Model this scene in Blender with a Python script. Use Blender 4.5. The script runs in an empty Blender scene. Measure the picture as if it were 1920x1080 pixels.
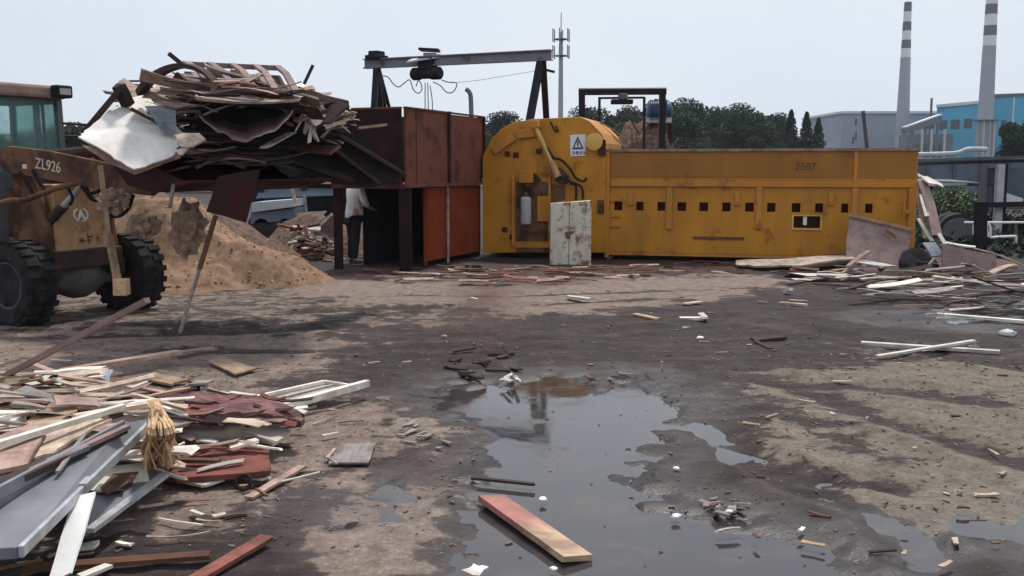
import bpy, bmesh, math, random
import numpy as np
from mathutils import Vector, Matrix, noise as mnoise
R = random.Random(7)
V = Vector
rad = math.radians
SC = bpy.context.scene
COL = SC.collection

# ------------------------------------------------------------------ camera, sky, sun, exposure
F = 1900.0                 # focal length in photo pixels (photo 1920 wide)
HC = 1.8                   # camera height
HY = 313.0                 # horizon row in the photo
PITCH = math.atan((540-HY)/F)
cd = bpy.data.cameras.new('camera'); cam = bpy.data.objects.new('camera', cd); COL.objects.link(cam)
cam.location = (0, 0, HC); cam.rotation_euler = (math.pi/2-PITCH, 0, 0)
cd.sensor_width = 36; cd.lens = 36*F/1920; cd.clip_end = 6000; cd.clip_start = .05
SC.camera = cam
SUN_EL, SUN_AZ = rad(64), rad(16)     # azimuth from +Y towards +X
W = bpy.data.worlds.new('World'); SC.world = W; W.use_nodes = True
nt = W.node_tree; nt.nodes.clear()
out = nt.nodes.new('ShaderNodeOutputWorld'); bg = nt.nodes.new('ShaderNodeBackground')
sky = nt.nodes.new('ShaderNodeTexSky'); sky.sky_type = 'NISHITA'; sky.sun_disc = False
sky.sun_elevation = SUN_EL; sky.sun_rotation = SUN_AZ; sky.dust_density = 4; sky.air_density = 1.0
tc = nt.nodes.new('ShaderNodeTexCoord'); nz = nt.nodes.new('ShaderNodeTexNoise')
nz.inputs['Scale'].default_value = 1.6; nz.inputs['Detail'].default_value = 4
nt.links.new(tc.outputs['Generated'], nz.inputs['Vector'])
cr = nt.nodes.new('ShaderNodeValToRGB')     # thin cloud deck: grey-blue to nearly white
cr.color_ramp.elements[0].position = .3; cr.color_ramp.elements[0].color = (6.2, 7.1, 8.5, 1)
cr.color_ramp.elements[1].position = .72; cr.color_ramp.elements[1].color = (8.5, 9.0, 9.5, 1)
nt.links.new(nz.outputs['Fac'], cr.inputs['Fac'])
mx = nt.nodes.new('ShaderNodeMixRGB'); mx.inputs['Fac'].default_value = .9
nt.links.new(sky.outputs['Color'], mx.inputs['Color1']); nt.links.new(cr.outputs['Color'], mx.inputs['Color2'])
nt.links.new(mx.outputs['Color'], bg.inputs['Color']); bg.inputs['Strength'].default_value = .1
nt.links.new(bg.outputs['Background'], out.inputs['Surface'])
sd = bpy.data.lights.new('sun', 'SUN'); so = bpy.data.objects.new('sun', sd); COL.objects.link(so)
sd.energy = 3.3; sd.angle = rad(6); sd.color = (1, .95, .88)
so.rotation_euler = (math.pi/2-SUN_EL, 0, math.pi-SUN_AZ)
so.location = (20, 20, 40)
SC.view_settings.view_transform = 'Standard'; SC.view_settings.look = 'None'
SC.view_settings.exposure = .12; SC.view_settings.gamma = 1

# ------------------------------------------------------------------ pixel -> place
cp, sp = math.cos(PITCH), math.sin(PITCH)
def ray(x, y):
    a, b = (x-960)/F, (540-y)/F
    return V((a, cp+b*sp, -sp+b*cp))
CAM = V((0, 0, HC))
def P(x, y, d):
    r = ray(x, y); return CAM + r*(d/r.y)
def G(x, y, z=0.0):
    r = ray(x, y); return CAM + r*((z-HC)/r.z)
def onplane(x, y, p0, n):
    r = ray(x, y); return CAM + r*((p0-CAM).dot(n)/r.dot(n))

# ------------------------------------------------------------------ materials
def newmat(name):
    m = bpy.data.materials.new(name); m.use_nodes = True
    t = m.node_tree; b = t.nodes['Principled BSDF']
    return m, t, b
def N(t, kind, **kw):
    n = t.nodes.new(kind)
    for k, v in kw.items():
        if k in n.inputs: n.inputs[k].default_value = v
        else: setattr(n, k, v)
    return n
def c4(c): return (c[0], c[1], c[2], 1)
def coords(t, scale=(1,1,1), kind='Object'):
    tc = t.nodes.new('ShaderNodeTexCoord'); mp = t.nodes.new('ShaderNodeMapping')
    mp.inputs['Scale'].default_value = scale
    t.links.new(tc.outputs[kind], mp.inputs['Vector']); return mp.outputs['Vector']
def ramp(t, src, stops):
    r = t.nodes.new('ShaderNodeValToRGB'); e = r.color_ramp.elements
    while len(e) < len(stops): e.new(.5)
    for i, (p, c) in enumerate(stops):
        e[i].position = p; e[i].color = c4(c) if len(c) == 3 else c
    t.links.new(src, r.inputs['Fac']); return r.outputs['Color']
def mixc(t, fac, a, b, mode='MIX'):
    m = t.nodes.new('ShaderNodeMixRGB'); m.blend_type = mode
    for s, k in ((fac, 'Fac'), (a, 'Color1'), (b, 'Color2')):
        if hasattr(s, 'is_linked'): t.links.new(s, m.inputs[k])
        else: m.inputs[k].default_value = s if k == 'Fac' else c4(s)
    return m.outputs['Color']
def bump(t, b, src, strength, dist=.01):
    n = t.nodes.new('ShaderNodeBump'); n.inputs['Strength'].default_value = strength; n.inputs['Distance'].default_value = dist
    t.links.new(src, n.inputs['Height']); t.links.new(n.outputs['Normal'], b.inputs['Normal'])
def noise(t, vec, scale, detail=4, rough=.55):
    n = N(t, 'ShaderNodeTexNoise', Scale=scale, Detail=detail, Roughness=rough)
    t.links.new(vec, n.inputs['Vector']); return n.outputs['Fac']

def wood(name, a, b, stain=(.05,.035,.03), st=.55, rough=.8):
    """board: grain along local X, blotches of dirt, every board its own tint"""
    m, t, s = newmat(name)
    oi = t.nodes.new('ShaderNodeObjectInfo')
    v = coords(t, (1.2, 14, 14)); ad = N(t, 'ShaderNodeVectorMath', operation='ADD')
    cb = t.nodes.new('ShaderNodeCombineXYZ'); mu = N(t, 'ShaderNodeMath', operation='MULTIPLY'); mu.inputs[1].default_value = 37
    t.links.new(oi.outputs['Random'], mu.inputs[0]); t.links.new(mu.outputs[0], cb.inputs[0]); t.links.new(mu.outputs[0], cb.inputs[1])
    t.links.new(v, ad.inputs[0]); t.links.new(cb.outputs[0], ad.inputs[1])
    g = noise(t, ad.outputs[0], 2.2, 5)
    col = ramp(t, g, [(.3, a), (.7, b)])
    v2 = coords(t, (1, 1, 1)); ad2 = N(t, 'ShaderNodeVectorMath', operation='ADD')
    t.links.new(v2, ad2.inputs[0]); t.links.new(cb.outputs[0], ad2.inputs[1])
    d = noise(t, ad2.outputs[0], 5, 5, .65)
    dm = ramp(t, d, [(.43, (0,0,0)), (.62, (st,st,st))]); fs_ = noise(t, ad.outputs[0], 9, 4, .7); col = mixc(t, ramp(t, fs_, [(.58,(0,0,0)),(.70,(.6,.6,.6))]), col, stain)
    col = mixc(t, dm, col, stain)
    tint = ramp(t, oi.outputs['Random'], [(0, (.62,.6,.62)), (1, (1.15,1.12,1.08))])
    col = mixc(t, 1.0, col, tint, 'MULTIPLY')
    t.links.new(col, s.inputs['Base Color']); s.inputs['Roughness'].default_value = rough
    bump(t, s, g, .35, .004)
    return m
def paint(name, c, rust=(.12,.045,.02), amt=.35, rough=.5, dirt=(.09,.07,.05), streak=.35, metallic=0, scale=1.0):
    """painted steel: rust blotches, grime running down in streaks"""
    m, t, s = newmat(name)
    v = coords(t); n1 = noise(t, v, 2.3*scale, 7, .65)
    k = .75-amt*.4
    rm = ramp(t, n1, [(k-.06, (0,0,0)), (k+.06, (1,1,1))])
    vs = coords(t, (1.7, 1.7, .3)); n2 = noise(t, vs, 1.3*scale, 6, .62)
    sm = ramp(t, n2, [(.4, (0,0,0)), (.8, (streak,)*3)])
    n3 = noise(t, v, .9*scale, 3)
    base = ramp(t, n3, [(.3, tuple(x*.85 for x in c)), (.7, tuple(min(1, x*1.1) for x in c))])
    col = mixc(t, sm, base, dirt); col = mixc(t, rm, col, rust)
    t.links.new(col, s.inputs['Base Color'])
    rr = ramp(t, rm, [(0, (rough,)*3), (1, (.85,)*3)]); t.links.new(rr, s.inputs['Roughness'])
    s.inputs['Metallic'].default_value = metallic
    bump(t, s, n1, .15, .01)
    return m
def plain(name, c, rough=.7, var=.25, scale=4, metallic=0, bmp=.2):
    m, t, s = newmat(name); v = coords(t); n = noise(t, v, scale, 6, .6)
    col = ramp(t, n, [(.3, tuple(x*(1-var) for x in c)), (.7, tuple(x*(1+var) for x in c))])
    t.links.new(col, s.inputs['Base Color']); s.inputs['Roughness'].default_value = rough; s.inputs['Metallic'].default_value = metallic
    bump(t, s, n, bmp, .01)
    return m
M = {}
M['pale'] = wood('pale_wood', (.50,.38,.29), (.66,.54,.43), st=.5)
M['tan'] = wood('tan_wood', (.32,.20,.115), (.47,.33,.21))
M['pink'] = wood('pinkish_wood', (.36,.22,.18), (.52,.36,.30))
M['brown'] = wood('brown_wood', (.13,.065,.04), (.23,.12,.075))
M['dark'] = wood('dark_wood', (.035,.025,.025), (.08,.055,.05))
M['grey'] = wood('grey_wood', (.25,.22,.2), (.4,.36,.33))
M['red'] = wood('red_wood', (.22,.07,.06), (.34,.13,.10))
M['maroon'] = wood('maroon_cloth', (.13,.05,.055), (.32,.17,.17), st=.75)
M['white'] = wood('white_board', (.62,.58,.53), (.80,.77,.72), stain=(.25,.2,.16), st=.6, rough=.6)
M['cream'] = wood('cream_board', (.70,.66,.56), (.84,.81,.72), stain=(.35,.27,.18), st=.35, rough=.55)
M['whitesheet'] = wood('bright_white_board', (.82,.8,.76), (.88,.87,.84), stain=(.5,.42,.3), st=.35, rough=.9)
M['mauve'] = wood('mauve_board', (.26,.18,.17), (.33,.235,.22), stain=(.12,.08,.07), st=.45, rough=.65)
M['bluegrey'] = wood('bluegrey_board', (.15,.18,.22), (.24,.28,.33), st=.4, rough=.6)
M['shadedrust'] = paint('shade_darkened_rusty_steel', (.02,.008,.009), rust=(.04,.014,.01), amt=.45, rough=.8, dirt=(.01,.006,.007), streak=.5)  # darker rust for the hopper front; its shade is put into the colour
M['bluesheet'] = wood('pale_blue_plastic', (.30,.38,.46), (.42,.5,.58), st=.4, rough=.5)
M['crumb'] = plain('pale_crumbs', (.15,.115,.095), .9, .8, 1.7)
M['steelplate'] = plain('grey_steel_sheet', (.17,.175,.19), .45, .3, 3, .1, .15)
M['galv'] = plain('galvanised_strip', (.34,.345,.35), .5, .35, 9, .1)
M['whitestrip'] = plain('white_metal_strip', (.8,.79,.76), .5, .06, 8)
M['straw'] = plain('straw', (.52,.34,.19), .8, .35, 20)
M['yellow'] = paint('chipper_yellow', (.54,.222,.004), rust=(.24,.085,.012), amt=.33, rough=.55, dirt=(.2,.075,.01), streak=.6)
M['yellowbrown'] = paint('brownish_chipper_yellow', (.34,.135,.006), rust=(.2,.075,.02), amt=.3, rough=.6, dirt=(.16,.06,.012), streak=.6)
M['yellowframe'] = paint('chipper_yellow_frame', (.56,.22,.02), rust=(.24,.09,.03), amt=.3, rough=.55, dirt=(.24,.1,.03), streak=.6)
M['yellowlight'] = paint('pale_yellow_cover', (.68,.42,.10), amt=.25)
M['rust'] = paint('rusty_steel', (.11,.036,.027), rust=(.17,.065,.04), amt=.75, rough=.75, dirt=(.05,.025,.025), streak=.6)
M['rustdark'] = paint('dark_rusty_steel', (.055,.018,.017), rust=(.09,.03,.02), amt=.5, rough=.75, dirt=(.02,.012,.012), streak=.6)
M['orange'] = paint('orange_panel', (.21,.036,.010), rust=(.2,.05,.03), amt=.45, rough=.6, dirt=(.12,.03,.02), streak=.6)
M['hole'] = plain('hole_shade', (.06,.026,.010), .9)
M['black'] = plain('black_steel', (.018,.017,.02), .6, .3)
M['gantry'] = paint('gantry_steel', (.17,.18,.2), amt=.25, dirt=(.08,.08,.08))
M['whitepaint'] = paint('white_enamel', (.66,.62,.52), rust=(.22,.11,.05), amt=.5, dirt=(.35,.27,.17), streak=.55, scale=2.2)
M['sign'] = plain('sign_white', (.72,.72,.75), .5, .06); M['signblue'] = plain('sign_dark_blue', (.02,.03,.07), .5)
M['loader'] = paint('loader_tan_yellow', (.52,.29,.13), rust=(.16,.07,.035), amt=.4, dirt=(.12,.07,.045), streak=.7)
M['loaderbrown'] = paint('loader_dirty_brown', (.20,.10,.058), rust=(.07,.035,.025), amt=.6, rough=.8, dirt=(.06,.04,.03), streak=.6)
M['loaderdark'] = paint('loader_dark_frame', (.06,.042,.036), rust=(.1,.06,.04), amt=.5, rough=.85, dirt=(.04,.03,.025))
M['cab'] = paint('cab_grey_green', (.07,.085,.09), amt=.2); M['cabroof'] = paint('cab_roof', (.32,.2,.16), amt=.25)
M['bucket'] = paint('bucket_maroon', (.055,.014,.014), rust=(.035,.018,.015), amt=.6, rough=.7, dirt=(.02,.01,.01))
M['rubber'] = plain('tyre_rubber', (.026,.023,.024), .9, .75, 5, 0, .6)
M['mud'] = plain('muddy_rim', (.085,.075,.075), .7, .35)
M['letter'] = plain('white_lettering', (.6,.5,.4), .7, .2); M['letterdark'] = plain('dark_lettering', (.06,.03,.015), .7)
M['sawdust'] = plain('sawdust', (.235,.148,.095), .95, .38, 7, 0, 1.0)
M['clod'] = plain('falling_clod', (.27,.175,.13), .95, .5, 14, 0, 1.0)
M['chipheap'] = plain('bark_chips', (.13,.082,.064), .95, .55, 12, 0, 1.0)
M['concrete'] = plain('chimney_concrete', (.34,.35,.39), .85, .08, .12, 0, .05)
M['cwhite'] = plain('chimney_white_band', (.75,.75,.77), .8, .06, .3, 0, .05); M['cgrey'] = plain('chimney_dark_band', (.13,.13,.14), .8, .15, .4, 0, .05)
M['fgrey'] = plain('factory_grey_cladding', (.29,.31,.37), .8, .12, .1, 0, .05)
M['fblue'] = plain('factory_blue_cladding', (.05,.37,.56), .7, .12, .1, 0, .05)
M['froof'] = plain('pale_roof', (.6,.62,.66), .7, .1, .2, 0, .05); M['fdark'] = plain('factory_window', (.035,.05,.07), .4, .3, .5)
M['slate'] = plain('slate_blue_sheet', (.13,.155,.19), .7, .2, 1.2); M['dimgrey'] = plain('dim_grey', (.09,.095,.1), .75, .3, 2)
M['palegrey'] = plain('pale_grey_sheet', (.42,.44,.45), .65, .2, 3)
M['whiteplain'] = plain('white_paint', (.75,.75,.74), .6, .1)
M['skin'] = plain('skin', (.35,.2,.14), .6, .05); M['shirt'] = plain('shirt_white', (.62,.6,.58), .85, .1, 8); M['trousers'] = plain('trousers_dark', (.02,.018,.024), .9, .2)
M['hair'] = plain('hair_black', (.012,.01,.01), .6); M['shoe'] = plain('shoe_dark', (.03,.025,.025), .7)
M['bluemotor'] = plain('blue_motor_paint', (.03,.06,.14), .5)
M['bark'] = plain('bark', (.08,.06,.045), .95, .3, 5)
def leafmat(name, a, b):
    m, t, s = newmat(name); v = coords(t); n = noise(t, v, .55, 3)
    oi = t.nodes.new('ShaderNodeObjectInfo')
    col = ramp(t, n, [(.3, a), (.7, b)])
    tint = ramp(t, oi.outputs['Random'], [(0, (.5,.6,.66)), (1, (1.7,1.5,1.2))])
    t.links.new(mixc(t, 1.0, col, tint, 'MULTIPLY'), s.inputs['Base Color']); s.inputs['Roughness'].default_value = .75
    return m
M['leaf'] = leafmat('tree_leaves', (.015,.032,.022), (.036,.06,.036))
M['leafdark'] = leafmat('dark_conifer_leaves', (.015,.03,.022), (.03,.05,.035))
M['leafgreen'] = leafmat('shrub_leaves', (.05,.09,.035), (.10,.14,.06))
def glass():
    m, t, s = newmat('cab_glass'); s.inputs['Base Color'].default_value = (.55,.75,.7,1); s.inputs['Roughness'].default_value = .08
    s.inputs['Transmission Weight'].default_value = .85; s.inputs['IOR'].default_value = 1.1
    v = coords(t); n = noise(t, v, 3, 4); t.links.new(ramp(t, n, [(.35,(.35,.55,.52)),(.7,(.6,.75,.72))]), s.inputs['Base Color'])
    return m
M['glass'] = glass()
def lensmat():
    m, t, s = newmat('lamp_lens'); s.inputs['Base Color'].default_value = (.35,.33,.33,1); s.inputs['Roughness'].default_value = .15; return m
M['lens'] = lensmat()
def twotone():
    m, t, s = newmat('red_to_straw_plank')
    tcn = t.nodes.new('ShaderNodeTexCoord'); sx = t.nodes.new('ShaderNodeSeparateXYZ'); t.links.new(tcn.outputs['Object'], sx.inputs[0])
    v = coords(t, (2, 16, 16)); g = noise(t, v, 2, 5); a = N(t, 'ShaderNodeMath', operation='MULTIPLY_ADD'); a.inputs[1].default_value = .45
    t.links.new(g, a.inputs[0]); t.links.new(sx.outputs[0], a.inputs[2])
    base = ramp(t, a.outputs[0], [(.12, (.36,.12,.10)), (.42, (.46,.32,.20))])
    lo = noise(t, coords(t), 5, 5); base = mixc(t, ramp(t, lo, [(.42,(0,0,0)),(.6,(.75,.75,.75))]), base, (.17,.09,.06))
    t.links.new(base, s.inputs['Base Color']); s.inputs['Roughness'].default_value = .6; bump(t, s, g, .25, .003); return m
M['twotone'] = twotone()

for k_ in ('dark','shadedrust','rustdark','rust','black','hole','bucket','brown','maroon','trousers','orange','mauve','loaderdark','loaderbrown','rubber','sawdust','chipheap','red','leaf','leafdark','slate'):
    M[k_].node_tree.nodes['Principled BSDF'].inputs['Specular IOR Level'].default_value = .12

# ------------------------------------------------------------------ mesh builder
ORG = {}
class MB:
    def __init__(s): s.v = []; s.f = []
    def add(s, vs, fs):
        k = len(s.v); s.v += [V(p) for p in vs]; s.f += [tuple(i+k for i in f) for f in fs]; return s
    def obox(s, c, a, b, d):
        c, a, b, d = V(c), V(a), V(b), V(d)
        vs = [c+a*i+b*j+d*k for k in (-1,1) for j in (-1,1) for i in (-1,1)]
        return s.add(vs, [(0,2,3,1),(4,5,7,6),(0,1,5,4),(2,6,7,3),(0,4,6,2),(1,3,7,5)])
    def box(s, x0, x1, y0, y1, z0, z1):
        return s.obox(((x0+x1)/2,(y0+y1)/2,(z0+z1)/2), ((x1-x0)/2,0,0), (0,(y1-y0)/2,0), (0,0,(z1-z0)/2))
    def bar(s, p0, p1, w, h=None, up=(0,0,1)):
        h = h or w; p0, p1 = V(p0), V(p1); x = (p1-p0); L = x.length; x.normalize(); up = V(up)
        if abs(x.dot(up)) > .98: up = V((0,1,0))
        y = up.cross(x).normalized(); z = x.cross(y)
        return s.obox((p0+p1)/2, x*L/2, y*w/2, z*h/2)
    def tube(s, pts, r, n=8, cap=True):
        pts = [V(p) for p in pts]; rs = r if isinstance(r, (list, tuple)) else [r]*len(pts)
        vs, fs = [], []; prev = None
        for i, p in enumerate(pts):
            t = (pts[min(i+1, len(pts)-1)]-pts[max(i-1, 0)]).normalized()
            if prev is None: prev = t.orthogonal().normalized()
            a = (prev-t*prev.dot(t)).normalized(); b = t.cross(a); prev = a
            vs += [p+(a*math.cos(2*math.pi*j/n)+b*math.sin(2*math.pi*j/n))*rs[i] for j in range(n)]
        for i in range(len(pts)-1):
            for j in range(n):
                k = (j+1) % n; fs.append((i*n+j, i*n+k, (i+1)*n+k, (i+1)*n+j))
        if cap: fs += [tuple(range(n))[::-1], tuple(range((len(pts)-1)*n, len(pts)*n))]
        return s.add(vs, fs)
    def lathe(s, c, axis, prof, n=24):
        c, ax = V(c), V(axis).normalized(); a = ax.orthogonal().normalized(); b = ax.cross(a); vs, fs = [], []; m = len(prof)
        for (r, t) in prof: vs += [c+ax*t+(a*math.cos(2*math.pi*j/n)+b*math.sin(2*math.pi*j/n))*r for j in range(n)]
        for i in range(m-1):
            for j in range(n):
                k = (j+1) % n; fs.append((i*n+j, i*n+k, (i+1)*n+k, (i+1)*n+j))
        fs += [tuple(range(n))[::-1], tuple(range((m-1)*n, m*n))]
        return s.add(vs, fs)
    def prism(s, pts, vec):
        n = len(pts); vec = V(vec); vs = [V(p) for p in pts]+[V(p)+vec for p in pts]
        fs = [tuple(range(n)), tuple(range(n, 2*n))[::-1]]+[(i, n+i, n+(i+1) % n, (i+1) % n) for i in range(n)]
        return s.add(vs, fs)
    def slab(s, rows, vec):
        """grid of points given thickness vec"""
        vec = V(vec); a, b = len(rows), len(rows[0]); vs = [V(p) for r in rows for p in r]; vs += [p+vec for p in vs]; o = a*b; fs = []
        for i in range(a-1):
            for j in range(b-1):
                q = (i*b+j, i*b+j+1, (i+1)*b+j+1, (i+1)*b+j); fs += [q, tuple(o+k for k in q[::-1])]
        ed = [(0, j) for j in range(b)]+[(i, b-1) for i in range(1, a)]+[(a-1, j) for j in range(b-2, -1, -1)]+[(i, 0) for i in range(a-2, 0, -1)]
        for k in range(len(ed)):
            i0 = ed[k][0]*b+ed[k][1]; e = ed[(k+1) % len(ed)]; i1 = e[0]*b+e[1]; fs.append((i1, i0, o+i0, o+i1))
        return s.add(vs, fs)
    def build(s, name, mat, parent=None, origin=None, smooth=False, bevel=0, ang=35):
        if parent is not None: o0 = ORG[parent.name]
        else: o0 = V(origin) if origin is not None else V((sum(p.x for p in s.v)/len(s.v), sum(p.y for p in s.v)/len(s.v), min(p.z for p in s.v)))
        me = bpy.data.meshes.new(name); me.from_pydata([p-o0 for p in s.v], [], s.f); me.materials.append(M[mat] if isinstance(mat, str) else mat)
        bm = bmesh.new(); bm.from_mesh(me); bmesh.ops.recalc_face_normals(bm, faces=bm.faces); bm.to_mesh(me); bm.free()
        o = bpy.data.objects.new(name, me); COL.objects.link(o)
        if parent is not None: o.parent = parent
        else: o.location = o0
        ORG[o.name] = o0
        if smooth:
            me.polygons.foreach_set('use_smooth', [True]*len(me.polygons)); me.update()
            try: me.set_sharp_from_angle(angle=rad(ang))
            except Exception: pass
        if bevel:
            b = o.modifiers.new('bevel', 'BEVEL'); b.width = bevel; b.segments = 2; b.limit_method = 'ANGLE'; b.angle_limit = rad(40)
        return o
def tag(o, label=None, cat=None, group=None, kind=None):
    if label: o['label'] = label
    if cat: o['category'] = cat
    if group: o['group'] = group
    if kind: o['kind'] = kind
    return o
def thing(name, label, cat, loc=(0,0,0), group=None):
    o = bpy.data.objects.new(name, None); o.empty_display_size = .3; COL.objects.link(o); o.location = loc; ORG[o.name] = V(loc)
    return tag(o, label, cat, group)
def text_part(s, name, mat, origin, X, Z, size, parent, extrude=.004, align='LEFT'):
    cu = bpy.data.curves.new(name, 'FONT'); cu.body = s; cu.size = size; cu.extrude = extrude; cu.align_x = align
    tmp = bpy.data.objects.new(name, cu); COL.objects.link(tmp); bpy.context.view_layer.update()
    dg = bpy.context.evaluated_depsgraph_get(); me = bpy.data.meshes.new_from_object(tmp.evaluated_get(dg)); bpy.data.objects.remove(tmp)
    X = V(X).normalized(); Z = V(Z).normalized(); Y = Z.cross(X)
    me.transform(Matrix(((X.x,Y.x,Z.x,origin[0]),(X.y,Y.y,Z.y,origin[1]),(X.z,Y.z,Z.z,origin[2]),(0,0,0,1))))
    o0 = ORG[parent.name]; me.transform(Matrix.Translation(-o0)); me.materials.clear(); me.materials.append(M[mat])
    o = bpy.data.objects.new(name, me); COL.objects.link(o); o.parent = parent; ORG[o.name] = o0; return o

# ------------------------------------------------------------------ boards and plates: every one a thing of its own
def frame_obj(name, vs, fs, mat, loc, X, Y, Z):
    me = bpy.data.meshes.new(name); me.from_pydata(vs, [], fs); me.materials.append(M[mat])
    bm = bmesh.new(); bm.from_mesh(me); bmesh.ops.recalc_face_normals(bm, faces=bm.faces); bm.to_mesh(me); bm.free()
    o = bpy.data.objects.new(name, me); COL.objects.link(o)
    o.matrix_world = Matrix(((X.x,Y.x,Z.x,loc.x),(X.y,Y.y,Z.y,loc.y),(X.z,Y.z,Z.z,loc.z),(0,0,0,1)))
    return o
def board(p0, p1, w, t, mat, label, cat='board', group=None, name='board', roll=0.0, bend=0.0, rag=.04, taper=1.0, twist=0.0):
    p0, p1 = V(p0), V(p1); X = p1-p0; L = max(X.length, .01); X.normalize()
    up = V((0,0,1)) if abs(X.z) < .95 else V((0,-1,0))
    Y = up.cross(X).normalized(); Z = X.cross(Y)
    q = Matrix.Rotation(roll, 3, X); Y = q @ Y; Z = q @ Z
    n = max(3, min(12, int(L/.14)+1)); vs, fs = [], []
    for i in range(n+1):
        u = i/n; x = -L/2+L*u; ww = w*(1+(taper-1)*u)*(1+R.uniform(-.5, .5)*rag); zc = bend*L*(4*u*(1-u)-.66)
        a = twist*(u-.5)
        for sy, sz in ((-1,-1),(1,-1),(1,1),(-1,1)):
            dx = R.uniform(-1, 1)*rag*min(1.2*w, .25*L) if i in (0, n) else 0
            y, z = sy*ww/2, sz*t/2
            vs.append((x+dx, y*math.cos(a)-z*math.sin(a), zc+y*math.sin(a)+z*math.cos(a)))
    for i in range(n):
        for j in range(4):
            k = (j+1) % 4; fs.append((4*i+j, 4*i+k, 4*i+4+k, 4*i+4+j))
    fs += [(0,1,2,3), (4*n+3, 4*n+2, 4*n+1, 4*n)]
    o = frame_obj(name, vs, fs, mat, (p0+p1)/2, X, Y, Z)
    return tag(o, label, cat, group)
def plate(pts, t, mat, label, cat='panel', group=None, name='panel', rag=.0, sub=1, bow=0.0):
    """flat or bowed sheet through world points (outline), thickness t under it"""
    pts = [V(p) for p in pts]; c = sum(pts, V((0,0,0)))/len(pts); nn = V((0,0,0))
    for i in range(len(pts)):
        a, b = pts[i]-c, pts[(i+1) % len(pts)]-c; nn += a.cross(b)
    nn.normalize()
    if nn.z < -.05 or (abs(nn.z) <= .05 and nn.y > 0): nn = -nn
    e = max(((pts[(i+1) % len(pts)]-pts[i]) for i in range(len(pts))), key=lambda q: q.length); X = (e-nn*e.dot(nn)).normalized(); Y = nn.cross(X)
    ol = []
    for i in range(len(pts)):
        a, b = pts[i], pts[(i+1) % len(pts)]; k = max(1, sub)
        for j in range(k):
            p = a.lerp(b, j/k)-c; x, y, z = p.dot(X), p.dot(Y), p.dot(nn)
            if rag: x += R.uniform(-rag, rag); y += R.uniform(-rag, rag)
            ol.append((x, y, z))
    n = len(ol); S = max(abs(p[0]) for p in ol)+1e-6
    bo = lambda x: bow*(1-(x/S)**2)
    ol = [(x, y, z+bo(x)) for x, y, z in ol]
    # fan with an inner ring so that a bowed sheet stays smooth
    inn = [(x*.5, y*.5, z*.5+bo(x*.5)-bo(x)*.5) for x, y, z in ol]
    vs, fs = [], []
    for dz in (0, -t):
        vs += [(x, y, z+dz) for x, y, z in ol]+[(x, y, z+dz) for x, y, z in inn]+[(0, 0, bo(0)+dz)]
    m = 2*n+1
    for o_ in (0, m):
        for i in range(n):
            k = (i+1) % n; fs += [(o_+i, o_+k, o_+n+k, o_+n+i), (o_+n+i, o_+n+k, o_+2*n)]
    fs += [(i, m+i, m+(i+1) % n, (i+1) % n) for i in range(n)]
    o = frame_obj(name, vs, fs, mat, c, X, Y, nn)
    if bow:
        o.data.polygons.foreach_set('use_smooth', [True]*len(o.data.polygons)); o.data.set_sharp_from_angle(angle=rad(50))
    return tag(o, label, cat, group)

# ------------------------------------------------------------------ ground: one sheet to the horizon, wet mud, dry patches, hollows that hold water
def vnoise(x, y, seed=0):
    xi, yi = np.floor(x).astype(np.int64), np.floor(y).astype(np.int64); fx, fy = x-xi, y-yi
    fx = fx*fx*(3-2*fx); fy = fy*fy*(3-2*fy)
    def h(a, b):
        n = (a*374761393+b*668265263+seed*974711) & 0xffffffff
        n = ((n ^ (n >> 13))*1274126177) & 0xffffffff
        return ((n ^ (n >> 16)) & 0xffff)/65535.0
    return (h(xi,yi)*(1-fx)+h(xi+1,yi)*fx)*(1-fy)+(h(xi,yi+1)*(1-fx)+h(xi+1,yi+1)*fx)*fy
def fbm(x, y, s=1.0, o=4, seed=0):
    r = 0*x; a = .5; t = 0
    for i in range(o): r = r+a*vnoise(x*s, y*s, seed+i); t += a; a *= .5; s *= 2.03
    return r/t
def sdist(px, X, Y):
    """signed distance (m, + inside) to the ground polygon seen at the pixels px"""
    q = [G(*p) for p in px]; n = len(q); d = np.full(X.shape, 1e9); ins = np.zeros(X.shape, bool)
    for i in range(n):
        ax, ay, bx, by = q[i].x, q[i].y, q[(i+1) % n].x, q[(i+1) % n].y; ex, ey = bx-ax, by-ay
        u = np.clip(((X-ax)*ex+(Y-ay)*ey)/(ex*ex+ey*ey+1e-9), 0, 1)
        d = np.minimum(d, np.hypot(X-ax-u*ex, Y-ay-u*ey))
        c = (ay > Y) != (by > Y); xs = ax+(Y-ay)*ex/(ey if abs(ey) > 1e-9 else 1e-9); ins ^= c & (X < xs)
    return np.where(ins, d, -d)
def sstep(a, b, x):
    t = np.clip((x-a)/(b-a), 0, 1); return t*t*(3-2*t)
WATER = [
 [(812,738),(850,722),(905,730),(960,716),(1005,702),(1080,706),(1120,738),(1185,706),(1225,722),(1290,760),(1255,800),(1210,850),(1195,900),(1240,935),(1340,965),(1500,1000),(1660,1060),(1760,1200),(800,1200),(845,1040),(905,965),(925,930),(880,885),(960,830),(905,795),(830,772)],
 [(1660,990),(1760,975),(1990,940),(2100,1010),(1990,1050),(1800,1020)],
 [(1640,600),(1760,575),(1900,560),(2000,575),(1960,600),(1800,612)],
 [(640,930),(730,905),(790,930),(760,985),(680,990)],
]
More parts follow.
